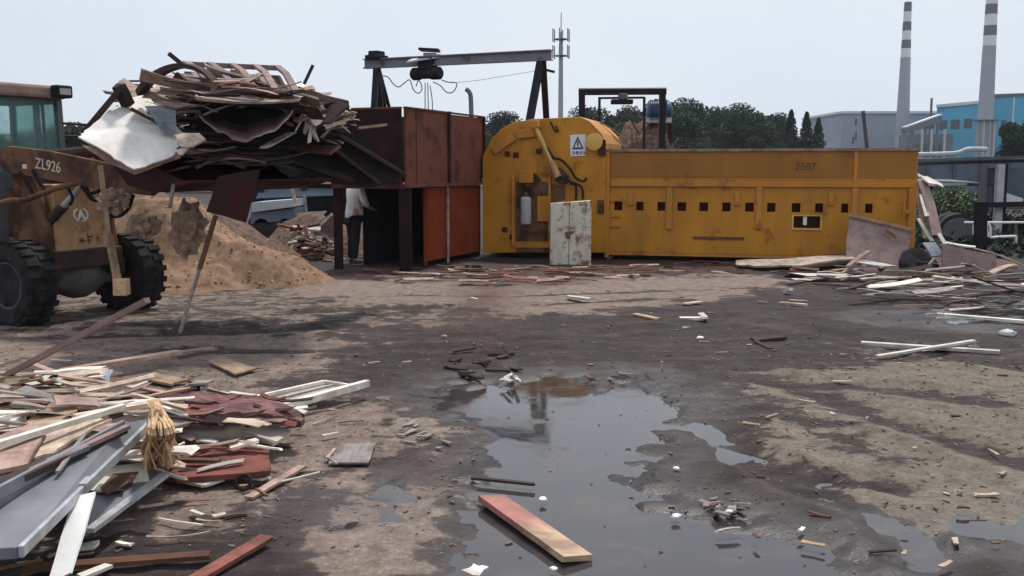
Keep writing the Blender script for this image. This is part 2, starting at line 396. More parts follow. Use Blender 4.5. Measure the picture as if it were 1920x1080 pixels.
DRY = [  # pale sandy strip before the machine, trodden patches
 ([(560,528),(760,520),(905,525),(1000,530),(1250,522),(1400,518),(1450,530),(1330,552),(1170,575),(1000,588),(900,575),(760,572),(620,560)], 1.0, .5),
 ([(-200,560),(150,545),(560,530),(640,560),(900,600),(800,640),(430,640),(-200,640)], .40, .9),
 ([(-200,640),(150,625),(480,625),(700,650),(560,700),(420,720),(700,760),(830,800),(700,850),(560,900),(430,960),(300,1000),(120,1030),(-300,1100)], .72, .3),
 ([(560,770),(700,760),(820,800),(740,850),(690,830),(640,870),(560,850)], .8, .12),
 ([(590,880),(690,890),(700,930),(800,925),(815,1000),(760,1040),(640,1010),(700,960)], .85, .14),
 ([(640,1030),(740,1010),(780,1060),(700,1100),(640,1080)], .7, .12),
 ([(1430,700),(1600,690),(1750,680),(1950,690),(2050,800),(2000,990),(1760,985),(1620,960),(1540,900),(1700,870),(1600,820),(1500,760)], .72, .22),
 ([(1440,790),(1520,800),(1700,900),(1730,960),(1620,960),(1520,905),(1450,860)], .75, .15),
 ([(1500,640),(1750,655),(1950,665),(1950,690),(1700,685)], .3, .25),
]
def axis(segs):
    r = []
    for a, b, s in segs: r += list(np.arange(a, b-1e-6, s))
    return np.array(r+[segs[-1][1]])
xs = axis([(-3000,-400,650),(-400,-60,85),(-60,-20,8),(-20,-9,.8),(-9,-4.2,.14),(-4.2,4.2,.032),(4.2,9,.12),(9,20,.7),(20,60,8),(60,400,85),(400,3000,650)])
ys = axis([(-3000,-300,675),(-300,-20,56),(-20,2,1.6),(2,3.6,.2),(3.6,8.5,.032),(8.5,14,.06),(14,24,.12),(24,40,1),(40,120,10),(120,600,80),(600,4000,850)])
X, Y = np.meshgrid(xs, ys)
wsc = np.clip(Y/9, .35, 2.5)
warp = (fbm(X, Y, 2.2, 4, 3)-.5)*.55*wsc+(fbm(X, Y, 9, 3, 5)-.5)*.22*np.minimum(wsc, 1.2)
H = .012+.030*(fbm(X*.45, Y*2.6, 1.0, 4, 71)-.5)*sstep(7.5, 10, Y)+(fbm(X, Y, .7, 4, 11)-.5)*.03+(fbm(X, Y, 5, 4, 17)-.5)*.028
# wheel ruts running from lower right to the machine
rut = np.zeros_like(X)
for (a, b) in (((1980,880),(1380,700)),((1750,1080),(1330,800)),((1920,700),(1350,600)),((1000,640),(250,610)),((1050,660),(250,660)),((1250,560),(560,592)),((1350,545),(620,560)),((900,620),(100,635)),((1400,600),(900,655)),((1900,760),(1440,720)),((1700,930),(1330,850))):
    p, q = G(*a), G(*b); e = q-p; L = e.length; nx, ny = -e.y/L, e.x/L
    s = (X-p.x)*nx+(Y-p.y)*ny+(fbm(X, Y, .6, 2, 23)-.5)*.5; u = ((X-p.x)*e.x+(Y-p.y)*e.y)/L/L
    on = sstep(-.15, .1, u)*sstep(1.15, .9, u)
    g = on*np.exp(-(s/.17)**2); H -= .03*g; H += .02*on*np.exp(-((np.abs(s)-.3)/.09)**2); rut = np.maximum(rut, g)
far = sstep(40, 26, np.hypot(X, Y-10)); H *= far
wet = np.zeros_like(X)
for k, poly in enumerate(WATER):
    s = sdist(poly, X, Y)+warp*(.8 if k == 0 else .9)+(fbm(X, Y, 5.5, 4, 61)-.5)*.5
    H -= (.05 if k == 0 else .036)*sstep(-.22, .28, s); wet = np.maximum(wet, sstep(-.7, .1, s))
H = np.where((wet < .02), np.maximum(H, -.008), H)
dry = np.zeros_like(X)
for poly, amt, soft in DRY:
    s = sdist(poly, X, Y)+warp*1.5
    dry = np.maximum(dry, amt*sstep(-soft*1.5-.2, soft*.9+.2, s))
dry = dry*(1-.8*rut)*(1-sstep(-.01, -.03, H))
dry = np.clip(dry+(fbm(X, Y, 3.2, 5, 31)-.5)*.42*(.25+dry), 0, 1)
wet = np.clip(wet+(fbm(X, Y, 2.0, 4, 41)-.5)*.5, 0, 1)*(1-.85*dry)
mulch = np.zeros_like(X)
for poly, a_ in (([(640,505),(1400,486),(1420,500),(1180,524),(1000,538),(930,575),(860,580),(870,530),(640,520)], 1.0), ([(830,560),(960,540),(980,620),(900,660),(820,620)], .5), ([(930,890),(860,880),(780,850),(700,880),(850,900)], .9)):
    mulch = np.maximum(mulch, a_*sstep(-.3, .4, sdist(poly, X, Y)+warp))
olive = sstep(1.2, 2.3, X)*sstep(15, 10, Y)
ny_, nx_ = X.shape
idx = np.arange(nx_*ny_).reshape(ny_, nx_)
faces = np.stack([idx[:-1,:-1], idx[:-1,1:], idx[1:,1:], idx[1:,:-1]], -1).reshape(-1, 4)
me = bpy.data.meshes.new('ground'); me.from_pydata(np.stack([X, Y, H], -1).reshape(-1, 3).tolist(), [], faces.tolist())
for nm, arr in (('dry', dry), ('wet', wet), ('olive', olive), ('mulch', mulch)):
    at = me.attributes.new(nm, 'FLOAT', 'POINT'); at.data.foreach_set('value', arr.astype(np.float32).ravel())
me.polygons.foreach_set('use_smooth', [True]*len(me.polygons))
def groundmat():
    m, t, s = newmat('yard_mud')
    v = coords(t)
    at = lambda n: N(t, 'ShaderNodeAttribute', attribute_name=n).outputs['Fac']
    n1 = noise(t, v, 6, 8, .7); n2 = noise(t, v, 38, 5, .7); n3 = noise(t, v, 1.3, 4)
    mud = ramp(t, n1, [(.3, (.013,.0078,.0076)), (.55, (.036,.0225,.0205)), (.75, (.082,.055,.047))])
    mud = mixc(t, ramp(t, n3, [(.4,(0,0,0)),(.7,(.5,.5,.5))]), mud, (.030,.0215,.0225))
    ms = noise(t, coords(t, (.35, 2.6, 1)), 2.4, 6, .65); mud = mixc(t, ramp(t, ms, [(.5,(0,0,0)),(.66,(.6,.6,.6))]), mud, (.078,.055,.048)); mud = mixc(t, ramp(t, ms, [(.32,(.7,.7,.7)),(.44,(0,0,0))]), mud, (.013,.009,.009))
    sand = ramp(t, n1, [(.3, (.14,.10,.078)), (.55, (.24,.18,.147)), (.75, (.32,.25,.21))])
    oliv = ramp(t, n1, [(.3, (.105,.085,.063)), (.55, (.185,.156,.12)), (.75, (.245,.212,.168))])
    sand = mixc(t, at('olive'), sand, oliv)
    d = N(t, 'ShaderNodeMath', operation='MULTIPLY_ADD'); d.inputs[1].default_value = .9; n4 = noise(t, coords(t, (.55, 1.6, 1)), 3.2, 6, .65); n5 = N(t, 'ShaderNodeMath', operation='ADD'); t.links.new(n1, n5.inputs[0]); t.links.new(n4, n5.inputs[1]); t.links.new(n5.outputs[0], d.inputs[0]); t.links.new(at('dry'), d.inputs[2])
    d2 = N(t, 'ShaderNodeMapRange'); d2.inputs['From Min'].default_value = 1.0; d2.inputs['From Max'].default_value = 1.55; t.links.new(d.outputs[0], d2.inputs['Value'])
    df = ramp(t, d2.outputs['Result'], [(.0, (0,0,0)), (.45, (.15,.15,.15)), (.62, (.85,.85,.85)), (1.0, (1,1,1))])
    col = mixc(t, df, mud, sand)
    mf = N(t, 'ShaderNodeMath', operation='MULTIPLY'); t.links.new(at('mulch'), mf.inputs[0]); t.links.new(ramp(t, n1, [(.35,(.35,)*3),(.6,(.95,)*3)]), mf.inputs[1])
    col = mixc(t, mf.outputs[0], col, ramp(t, n2, [(.35,(.05,.022,.018)),(.65,(.12,.055,.042))]))
    wr_ = ramp(t, at('wet'), [(.25,(1,1,1)),(.95,(.55,.53,.55))]); col = mixc(t, 1.0, col, wr_, 'MULTIPLY')
    sp_ = ramp(t, n2, [(.3, (.5,.48,.48)), (.6, (1.05,1.05,1.05)), (.72, (2.0,1.9,1.8))])
    col = mixc(t, .8, col, sp_, 'MULTIPLY')
    t.links.new(col, s.inputs['Base Color'])
    rr = N(t, 'ShaderNodeMath', operation='MULTIPLY_ADD'); rr.inputs[1].default_value = -.6; rr.inputs[2].default_value = .86
    t.links.new(at('wet'), rr.inputs[0]); t.links.new(rr.outputs[0], s.inputs['Roughness'])
    a = N(t, 'ShaderNodeMath', operation='ADD'); t.links.new(n1, a.inputs[0]); t.links.new(n2, a.inputs[1])
    bump(t, s, a.outputs[0], .75, .03)
    bn = [n for n in t.nodes if n.type == 'BUMP'][0]; bw = N(t, 'ShaderNodeMath', operation='MULTIPLY_ADD'); bw.inputs[1].default_value = -.55; bw.inputs[2].default_value = .8
    t.links.new(at('wet'), bw.inputs[0]); t.links.new(bw.outputs[0], bn.inputs['Strength'])
    return m
M['ground'] = groundmat(); M['ground'].node_tree.nodes['Principled BSDF'].inputs['Specular IOR Level'].default_value = .32; me.materials.append(M['ground'])
go = bpy.data.objects.new('ground', me); COL.objects.link(go); tag(go, 'dark wet mud yard with paler dry patches', 'ground', kind='structure')
def hground(x, y):
    i = int(np.clip(np.searchsorted(xs, x), 0, nx_-1)); j = int(np.clip(np.searchsorted(ys, y), 0, ny_-1)); return float(H[j, i])
# water lying in the hollows
def watermat():
    m, t, s = newmat('puddle_water'); v = coords(t)
    s.inputs['Base Color'].default_value = (.036,.033,.035,1); s.inputs['Roughness'].default_value = .035; s.inputs['IOR'].default_value = 1.48
    n = noise(t, coords(t, (1, .5, 1)), 7, 3); bump(t, s, n, .05, .01)
    n2 = noise(t, v, 2.2, 7, .7); t.links.new(ramp(t, n2, [(.42,(.03,)*3),(.58,(.09,)*3),(.68,(.45,)*3)]), s.inputs['Roughness'])
    t.links.new(ramp(t, n2, [(.5,(.036,.033,.035)),(.68,(.075,.058,.047))]), s.inputs['Base Color'])
    return m
M['water'] = watermat()
q = [G(*p) for poly in WATER for p in poly]
x0, x1, y0, y1 = min(p.x for p in q)-.5, max(p.x for p in q)+.5, min(p.y for p in q)-.5, max(p.y for p in q)+.6
me = bpy.data.meshes.new('puddle'); me.from_pydata([(x0,y0,-.0125),(x1,y0,-.0125),(x1,y1,-.0125),(x0,y1,-.0125)], [], [(0,1,2,3)]); me.materials.append(M['water'])
o = bpy.data.objects.new('puddle_water', me); COL.objects.link(o); tag(o, kind='structure')

# ------------------------------------------------------------------ yellow wood chipper
CA = G(1137, 487); CA.z = 0
CU = V((.97, -.2431, 0)).normalized(); CN = V((-CU.y*-1, 0, 0)); CN = V((-CU.y, CU.x, 0)) ; CF = -CN    # CN away from the camera, CF towards it
def cpt(s, z, o=0.0): return CA+CU*s+V((0,0,z))+CN*o
def cpx(x, y, o=0.0):
    p = onplane(x, y, CA+CN*o, CN) - CA; return p.dot(CU), p.z
S1 = cpx(1722, 285)[0]; ZT = 2.09; ZB = .16
ch = thing('wood_chipper', 'long yellow industrial wood chipper with a row of square holes along its feed trough', 'wood chipper', CA)
def cbox(m, s0, s1, z0, z1, o0, o1):
    a, b = cpt((s0+s1)/2, (z0+z1)/2, (o0+o1)/2), None
    return m.obox(a, CU*(s1-s0)/2, CN*(o1-o0)/2, V((0,0,(z1-z0)/2)))
# feed trough wall with thirteen square holes and one slot, cut as a grid of cells
holes = [1160,1200,1240,1279,1320,1363,1405,1447,1492,1536,1584,1629]
hz0, hz1 = cpx(1400, 397)[1], cpx(1400, 380)[1]
hs = [(cpx(x-8+R.uniform(-1,1.5), 388)[0], cpx(x+8+R.uniform(-1.5,1), 388)[0]) for x in holes]
sl = (cpx(1488, 415)[0], cpx(1538, 415)[0]); slz = (cpx(1510, 428)[1], cpx(1510, 405)[1])
cs = sorted({0.03, S1} | {q for h in hs for q in h} | set(sl)); cz = sorted({ZB, hz0, hz1, slz[0], slz[1], 1.56, ZT})
wl = MB()
for i in range(len(cs)-1):
    for j in range(len(cz)-1):
        sm, zm = (cs[i]+cs[i+1])/2, (cz[j]+cz[j+1])/2
        if any(a < sm < b for a, b in hs) and hz0 < zm < hz1: continue
        if sl[0] < sm < sl[1] and slz[0] < zm < slz[1]: continue
        # front and back quads of the plate only where they show
        f0 = [cpt(cs[i], cz[j], 0), cpt(cs[i+1], cz[j], 0), cpt(cs[i+1], cz[j+1], 0), cpt(cs[i], cz[j+1], 0)]
        wl.add(f0, [(0,1,2,3)])
for a, b, z0, z1 in [(h[0], h[1], hz0, hz1) for h in hs]+[(sl[0], sl[1], slz[0], slz[1])]:
    f0 = [cpt(a,z0), cpt(b,z0), cpt(b,z1), cpt(a,z1)]; f1 = [p+CN*.05 for p in f0]
    for k in range(4):
        l = (k+1) % 4; wl.add([f0[k], f0[l], f1[l], f1[k]], [(0,1,2,3)])
wall = wl.build('trough_wall', 'yellow', ch)
m = MB(); cbox(m, .055, S1-.02, 1.60, ZT-.003, -.012, -.003); m.build('upper_panel', 'yellowbrown', ch)  # upper band in a browner yellow than the wall
m = MB(); cbox(m, .03, S1, ZB, hz0-.5, .052, .10); cbox(m, .03, S1, hz0-.3, ZT-.3, .30, .34); m.build('dark_backing', 'hole', ch)  # dark backing; the shade inside the holes is put into its colour
m = MB(); cbox(m, .03, S1, ZB, ZT, 1.75, 1.8); cbox(m, S1-.06, S1-.003, ZB, ZT, .36, 1.75); cbox(m, .03, S1, ZB-.06, ZB-.003, .01, 1.8); m.build('far_trough_wall', 'yellowframe', ch)
m = MB(); cbox(m, -.02, S1+.03, ZT, ZT+.05, -.05, .09); m.build('top_rail', 'pink', ch)
z = cpx(1400, 346)[1]; m = MB(); cbox(m, .07, S1-.02, z-.045, z+.045, -.055, -.002); m.build('waist_rail', 'yellowframe', ch, bevel=.008)
for x in (1256, 1424, 1604):
    s = cpx(x, 350)[0]; m = MB(); cbox(m, s-.055, s+.055, cpx(x, 430)[1], z-.047, -.05, -.002); m.build('rib', 'yellowframe', ch, bevel=.008)
m = MB(); cbox(m, S1-.13, S1, ZB, z-.05, -.05, -.002); m.build('rib', 'yellowframe', ch, bevel=.008)
s = cpx(1605, 300)[0]; m = MB(); cbox(m, s-.03, s+.03, z+.05, ZT-.004, -.03, -.002); m.build('rib', 'yellowframe', ch)
m = MB(); cbox(m, -.03, .05, .05, ZT-.002, -.06, -.002); m.build('end_post', 'yellowframe', ch, bevel=.006)
for x in (1183, 1383, 1558):
    s = cpx(x, 370)[0]; m = MB(); cbox(m, s-.045, s+.045, cpx(x, 380)[1], cpx(x, 362)[1], -.05, -.002); cbox(m, s-.07, s+.07, cpx(x, 384)[1], cpx(x, 381)[1], -.06, -.002); m.build('bracket', 'yellowframe', ch, bevel=.006)
for y in (375, 405, 424):
    zz = cpx(1150, y)[1]; m = MB(); cbox(m, .06, .26, zz-.015, zz+.015, -.035, -.002); m.build('hinge', 'yellowframe', ch)
m = MB(); cbox(m, cpx(1300, 446)[0], cpx(1395, 446)[0], cpx(1350, 449)[1], cpx(1350, 444)[1], -.02, -.002); m.build('weld_seam', 'rust', ch)
s = cpx(1695, 390)[0]; m = MB(); cbox(m, s-.02, s+.02, cpx(1695, 408)[1], cpx(1695, 370)[1], -.07, -.03); m.tube([cpt(s+.05, 1.0, -.01), cpt(s+.05, 1.0, -.09)], .04, 10); m.build('latch', 'yellowframe', ch)
# slot frame
fr = MB(); a, b = sl; z0, z1 = slz
cbox(fr, a-.03, a, z0-.03, z1+.03, -.02, -.002); cbox(fr, b, b+.03, z0-.03, z1+.03, -.02, -.002); cbox(fr, a, b, z1, z1+.02, -.02, -.002); cbox(fr, a, b, z0-.03, z0, -.03, -.002)
fr.build('slot_frame', 'yellowlight', ch)
m = MB(); cbox(m, a+(b-a)*.36, a+(b-a)*.5, z0+.06, z1-.01, .02, .04); m.build('slot_bright_strip', 'whiteplain', ch)  # brightness seen through the slot is put into this white strip
s, zz = cpx(1490, 319); text_part('2587', 'stencil_number', 'letterdark', cpt(s, zz, -.014), CU, CF, .19, ch, .002)
# drum housing
prof = [(905,474),(905,292),(922,260),(938,243),(960,230),(1000,223),(1088,219),(1104,226),(1128,250),(1135,268),(1135,474)]
hp = [cpt(*cpx(x, y, -.12), -.12) for x, y in prof]
m = MB(); m.prism(hp, CN*2.2); m.build('drum_housing', 'yellow', ch, bevel=.012)
def strip(path, w, o0, o1):
    """flat bar following pixel path on the housing face"""
    m = MB()
    for (a, b) in zip(path[:-1], path[1:]):
        pa, pb = cpt(*cpx(*a, o0), (o0+o1)/2), cpt(*cpx(*b, o0), (o0+o1)/2); m.bar(pa, pb, abs(o1-o0), w, up=CF.cross(pb-pa).cross(pb-pa) if False else CF.cross((pb-pa).normalized()))
    return m
def facebar(m, a, b, w, o0, o1):
    pa, pb = cpt(*cpx(*a, o0), (o0+o1)/2), cpt(*cpx(*b, o0), (o0+o1)/2); x = pb-pa; L = x.length; x.normalize(); y = CF.cross(x)
    return m.obox((pa+pb)/2, x*L/2, y*w/2, CF*abs(o1-o0)/2)
H0, H1 = -.20, -.122
for path, w in (([(924,284),(962,256)], .16), ([(968,252),(1003,248)], .17)):
    m = MB()
    for a, b in zip(path[:-1], path[1:]): facebar(m, a, b, w, H0, H1)
    m.build('lid_flange', 'yellowframe', ch, bevel=.01)
m = MB(); facebar(m, (962,330), (962,462), .06, H0, H1); m.build('recess_post', 'yellowframe', ch, bevel=.008)
m = MB(); facebar(m, (1030,330), (1030,440), .05, H0, H1); m.build('recess_post', 'yellowframe', ch, bevel=.008)
m = MB(); facebar(m, (968,468), (1030,468), .07, H0, H1); m.build('recess_shelf', 'loaderbrown', ch)
rc = [(968,452),(968,345),(974,330),(988,322),(1006,326),(1016,340),(1060,350),(1060,374),(1028,380),(1028,452)]
m = MB(); m.prism([cpt(*cpx(x, y, -.124), -.124) for x, y in rc], CF*.006); m.build('recess_shade', 'loaderbrown', ch)  # flat brown plate; the shade of the recess is put into its colour
m = MB(); m.prism([cpt(*cpx(x, y, -.135), -.135) for x, y in [(974,343),(974,320),(1001,320),(1001,343)]], CF*.09); m.build('junction_box', 'yellow', ch, bevel=.01)
m = MB(); m.prism([cpt(*cpx(x, y, -.135), -.135) for x, y in [(1008,368),(1032,368),(1032,415),(1008,415)]], CF*.05); m.build('access_cover', 'yellow', ch, bevel=.01)
cyl = lambda m, x, y0, y1, r, o: m.lathe(cpt(*cpx(x, y1, o), o), (0,0,1), [(r*.9,0),(r,.02),(r, cpx(x,y0,o)[1]-cpx(x,y1,o)[1]-.03),(r*.7, cpx(x,y0,o)[1]-cpx(x,y1,o)[1])], 18)
m = MB(); cyl(m, 986, 369, 420, .105, -.25); cn = m.build('gas_cylinder', 'palegrey', ch, smooth=True)
m = MB(); cyl(m, 986, 360, 369, .05, -.25); m.build('valve', 'loaderdark', cn, smooth=True)
m = MB(); cyl(m, 990, 344, 352, .10, -.25); m.build('filter_cap', 'rustdark', ch, smooth=True)
for x, y in ((951,288),(967,290),(1010,283),(946,430),(960,444)):
    m = MB(); facebar(m, (x-5,y), (x+5,y+1), .10, -.15, -.122); m.build('bolt_lug', 'rustdark', ch, bevel=.01)
# hydraulic cylinder that opens the lid, with pump block and hoses
a, b, c = cpt(*cpx(1001,232,-.3),-.3), cpt(*cpx(1033,302,-.3),-.3), cpt(*cpx(1046,332,-.3),-.3)
m = MB(); m.tube([a, b], .045, 12); hyd = m.build('hydraulic_cylinder', 'yellowlight', ch, smooth=True)
m = MB(); m.tube([b, c], .075, 12); m.build('piston_housing', 'loader', hyd, smooth=True)
m = MB(); facebar(m, (1000,226), (1003,240), .14, -.36, -.1); m.build('pivot_lug', 'yellowframe', hyd, bevel=.01)
pm = MB(); pm.prism([cpt(*cpx(x, y, -.14), -.14) for x, y in [(1034,318),(1052,314),(1068,330),(1062,346),(1044,340)]], CF*.16); pm.build('pump_block', 'loaderdark', ch, bevel=.02)
def hose(pix, o, r, name, mat, par):
    pts = [cpt(*cpx(x, y, o), o) for x, y in pix]; cv = []
    for i in range(len(pts)-1):
        p0, p1, p2, p3 = pts[max(i-1,0)], pts[i], pts[i+1], pts[min(i+2,len(pts)-1)]
        for k in range(5):
            t = k/5; cv.append(.5*((2*p1)+(p2-p0)*t+(2*p0-5*p1+4*p2-p3)*t*t+(3*p1-p0-3*p2+p3)*t**3))
    cv.append(pts[-1]); m = MB(); m.tube(cv, r, 7); return m.build(name, mat, par, smooth=True)
for pix in ([(1032,296),(1052,300),(1068,316),(1080,334),(1094,340),(1100,333)], [(1046,330),(1062,338),(1078,344),(1091,352),(1093,374)], [(1060,330),(1072,345),(1080,348),(1080,376)], [(1004,240),(1014,262),(1030,284),(1040,300)]):
    hose(pix, -.3, .024, 'hydraulic_hose', 'black', ch)
hose([(1032,228),(1040,244),(1046,246),(1042,236)], -.2, .018, 'lifting_chain', 'rustdark', ch)
# warning sign
sq = [cpt(*cpx(x, y, -.125), -.125) for x, y in [(1069,253),(1098,252),(1098,292),(1070,293)]]
m = MB(); m.prism(sq, CF*.012); sg = m.build('warning_sign', 'sign', ch)
sc_ = lambda u, v, o=.0145: sq[3].lerp(sq[2], u).lerp(sq[0].lerp(sq[1], u), v)+CF*o
m = MB(); tri = [(.12,.32),(.88,.32),(.5,.93)]; inn = [(.26,.40),(.74,.40),(.5,.80)]
for k in range(3):
    l = (k+1) % 3; m.prism([sc_(*tri[k]), sc_(*tri[l]), sc_(*inn[l]), sc_(*inn[k])], CF*.004)
m.prism([sc_(.46,.5), sc_(.54,.5), sc_(.55,.70), sc_(.45,.70)], CF*.004); m.prism([sc_(.46,.43), sc_(.54,.43), sc_(.54,.47), sc_(.46,.47)], CF*.004)
m.build('warning_triangle', 'signblue', sg)
text_part('注意安全', 'sign_lettering', 'signblue', sc_(.08, .09), CU, CF, .072, sg, .003)
# round pulley cover and a dark strip as the shaded gap beside it
ctr = cpt(*cpx(1114, 266, -.2), -.2)
m = MB(); m.lathe(ctr, CF, [(.165,0),(.165,.04),(.12,.055)], 28); pc = m.build('pulley_cover', 'yellowlight', ch, smooth=True)
m = MB(); facebar(m, (1129,262), (1129,292), .13, -.17, -.122); m.build('dark_strip', 'rustdark', ch)
m = MB(); facebar(m, (1126,375), (1126,400), .12, -.17, -.122); m.build('dark_strip', 'loaderbrown', ch)
# skids
m = MB(); cbox(m, -2.0, -.6, .0, .13, .2, 1.9); m.build('skid', 'black', ch)
m = MB(); cbox(m, .2, S1-.2, .0, .09, .35, 1.6); m.build('skid', 'black', ch)

# white cabinet standing in front of the housing
b0, b1 = G(1031, 497), G(1108, 499); d0 = b0.y
tl, tr = P(1033, 382, b0.y+.05), P(1109, 376, b1.y+.05)
cb_ = thing('electric_cabinet', 'chipped white metal cabinet with a padlocked door pair leaning by the yellow machine', 'cabinet', (b0+b1)/2)
dn = V((0,1,0)); mid = .46
bm0, tm0 = b0.lerp(b1, mid), tl.lerp(tr, mid)
m = MB(); m.prism([b0+dn*.04, b1+dn*.04, tr+dn*.04, tl+dn*.04], dn*.22); m.build('cabinet_body', 'whitepaint', cb_, bevel=.01)
e = (b1-b0).normalized()*.008
for q in ([b0, bm0-e, tm0-e, tl], [bm0+e, b1, tr, tm0+e]):
    m = MB(); m.prism(q, dn*.038); m.build('cabinet_door', 'whitepaint', cb_, bevel=.006)
hx = bm0.lerp(tm0, .52)
m = MB(); m.obox(hx-dn*.02, (.08,0,.01), (0,.015,0), (0,0,.025)); m.obox(hx-dn*.02+V((-.02,0,-.05)), (.04,0,0), (0,.02,0), (0,0,.05)); m.build('padlock', 'loaderbrown', cb_, bevel=.006)

# ------------------------------------------------------------------ rusty feed hopper on legs
HCN = G(762, 512); HCN.z = 0
hr = V((.36, .93, 0)).normalized(); hl = V((-.93, .36, 0)).normalized()
LR, LL, HZ0, HZ1 = 3.42, 1.42, 1.50, 2.78
def hpt(a, b, z): return HCN+hr*a+hl*b+V((0,0,z))
hop = thing('feed_hopper', 'rusty brown steel hopper box raised on posts beside the yellow machine', 'hopper', HCN)
def hpan(m, a0, b0, a1, b1, z0, z1, th):
    n = (hr*(a1-a0)+hl*(b1-b0)).normalized(); n = V((n.y, -n.x, 0))
    m.prism([hpt(a0,b0,z0), hpt(a1,b1,z0), hpt(a1,b1,z1), hpt(a0,b0,z1)], n*th)
m = MB(); hpan(m, .05, 0, LR*.5, 0, HZ0, HZ1, -.04); hpan(m, LR*.5+.06, 0, LR, 0, HZ0, HZ1-.02, -.04); m.build('side_plate', 'rust', hop)
m = MB(); hpan(m, LR*.5, 0, LR*.5+.06, 0, HZ0-.04, HZ1+.03, .05); m.build('side_stiffener', 'rustdark', hop)
m = MB(); hpan(m, LR-.05, 0, LR, 0, HZ0-.04, HZ1, .05); m.build('side_stiffener', 'rustdark', hop)
m = MB(); hpan(m, .42, 0, .46, 0, HZ0+.03, HZ1-.03, .02); m.build('side_weld', 'rust', hop)
m = MB(); hpan(m, 0, LL, 0, .05, HZ0, HZ1-.01, .04); m.build('front_plate', 'shadedrust', hop)  # side turned from the light, shade painted in
m = MB(); hpan(m, LR, LL, LR, 0, HZ0, HZ1, -.04); hpan(m, .05, LL, LR-.05, LL, HZ0, HZ1, .04); m.build('back_plate', 'rustdark', hop)
m = MB(); m.prism([hpt(.05,.05,HZ0+.3), hpt(LR-.05,.05,HZ0+.02), hpt(LR-.05,LL-.05,HZ0+.02), hpt(.05,LL-.05,HZ0+.3)], (0,0,.02)); m.build('chute_floor', 'rustdark', hop)
m = MB(); m.bar(hpt(0,-.02,HZ0-.02), hpt(LR,-.02,HZ0-.02), .09, .06); m.build('rim_bar', 'rust', hop)
m = MB(); m.bar(hpt(0,0,HZ0-.03), hpt(0,LL,HZ0-.03), .09, .08); m.build('rim_bar', 'rustdark', hop)
m = MB(); m.bar(hpt(0.02,-.0,HZ1+.012), hpt(LR,0,HZ1+.005), .07, .03); m.bar(hpt(0,.06,HZ1+.008), hpt(0,LL,HZ1+.008), .07, .03); m.build('top_rim', 'rust', hop)
for a, b, w in ((.07,.04,.2), (.07,LL-.06,.14), (LR-.1,LL-.06,.14)):
    m = MB(); m.bar(hpt(a,b,-.03), hpt(a,b,HZ0-.06), w, w); m.build('leg', 'shadedrust', hop, bevel=.01)
m = MB(); hpan(m, .95, .05, LR-.05, .05, .12, HZ0-.06, -.04); m.build('lower_panel', 'orange', hop)
m = MB(); hpan(m, LR*.5+.0, .0, LR*.5+.05, .0, -.02, HZ0-.05, -.03); m.build('panel_post', 'pink', hop)
m = MB(); hpan(m, .90, .06, .94, .06, .05, HZ0-.06, -.05); m.build('panel_post', 'orange', hop)
m = MB(); hpan(m, .93, LL-.1, LR-.1, LL-.1, .0, HZ0-.06, -.04); hpan(m, LR-.12, LL-.12, LR-.12, .05, .0, HZ0-.06, -.04); m.build('inner_casing', 'black', hop)
m = MB(); p = hpt(LR-.1, -.02, HZ0+.0); m.obox(p+V((.12,-.05,.05)), (.13,0,0), (0,.05,0), (0,0,.02)); m.obox(p+V((.16,-.06,-.1)), (.05,0,0), (0,.06,0), (0,0,.13)); m.build('conduit_box', 'palegrey', hop, bevel=.01)

# ------------------------------------------------------------------ gantry with electric hoist, behind
gt = thing('hoist_gantry', 'long steel beam on two splayed A-shaped stands over the hopper and machine', 'gantry', (0, 23, 0))
gA, gB = P(684, 120, 24.5), P(1034, 103, 22.0)
gx = (gB-gA).normalized(); gy = V((-gx.y, gx.x, 0)).normalized(); gz = gx.cross(gy)
m = MB(); hgt = .20
for zo, w, h in ((hgt/2, .16, .025), (-hgt/2, .16, .025), (0, .03, hgt-.03)): m.bar(gA+gz*zo, gB+gz*zo, w, h)
m.build('beam', 'gantry', gt)
def gpt(x, y, u): q = gA.lerp(gB, u); return P(x, y, q.y)
for (tx, ty), feet in (((706,127), ((700,225,-.35),(716,225,.2),(726,225,1.0),(736,225,1.5))), ((1014,112), ((992,232,-.4),(1025,232,.9)))):
    u = (tx-684)/350
    for fx, fy, off in feet:
        a = gpt(tx+(4 if off > .5 else 0), ty, u); bq = P(fx, fy, a.y+off); bq = a+(bq-a)*((a.z)/(a.z-bq.z))
        m = MB(); m.bar(a, bq, .13 if off < .8 or tx > 900 else .07, .13 if off < .8 or tx > 900 else .07); m.build('leg', 'black', gt)
m = MB(); a, b = gpt(706,112,.06), gpt(706,98,.06); m.obox(a.lerp(b,.3), gx*.2, gy*.2, gz*.05); m.obox(a.lerp(b,.8), gx*.14, gy*.15, gz*.06); m.build('end_stop', 'black', gt, bevel=.02)
m = MB(); a = gpt(1014,112,.94); m.bar(a+V((.05,0,-.2)), a+V((.3,0,-.26)), .05); m.build('end_stop', 'black', gt)
ho = thing('electric_hoist', 'black electric chain hoist trolley hanging from the gantry beam', 'hoist', P(800,140,23.6))
hd_ = 23.6
hc = P(800, 138, hd_)
m = MB(); m.lathe(hc-gx*.40, gx, [(.11,0),(.145,.04),(.145,.2),(.12,.24),(.12,.5),(.145,.55),(.145,.76),(.10,.80)], 20); m.build('hoist_drum', 'black', ho, smooth=True)
m = MB(); m.obox(P(802,120,hd_), gx*.19, gy*.14, gz*.14); m.build('trolley_frame', 'black', ho, bevel=.02)
pa, pb, pc_, pd = P(762,118,hd_-.2), P(838,106,hd_-.2), P(826,104,hd_+.3), P(780,108,hd_+.3)
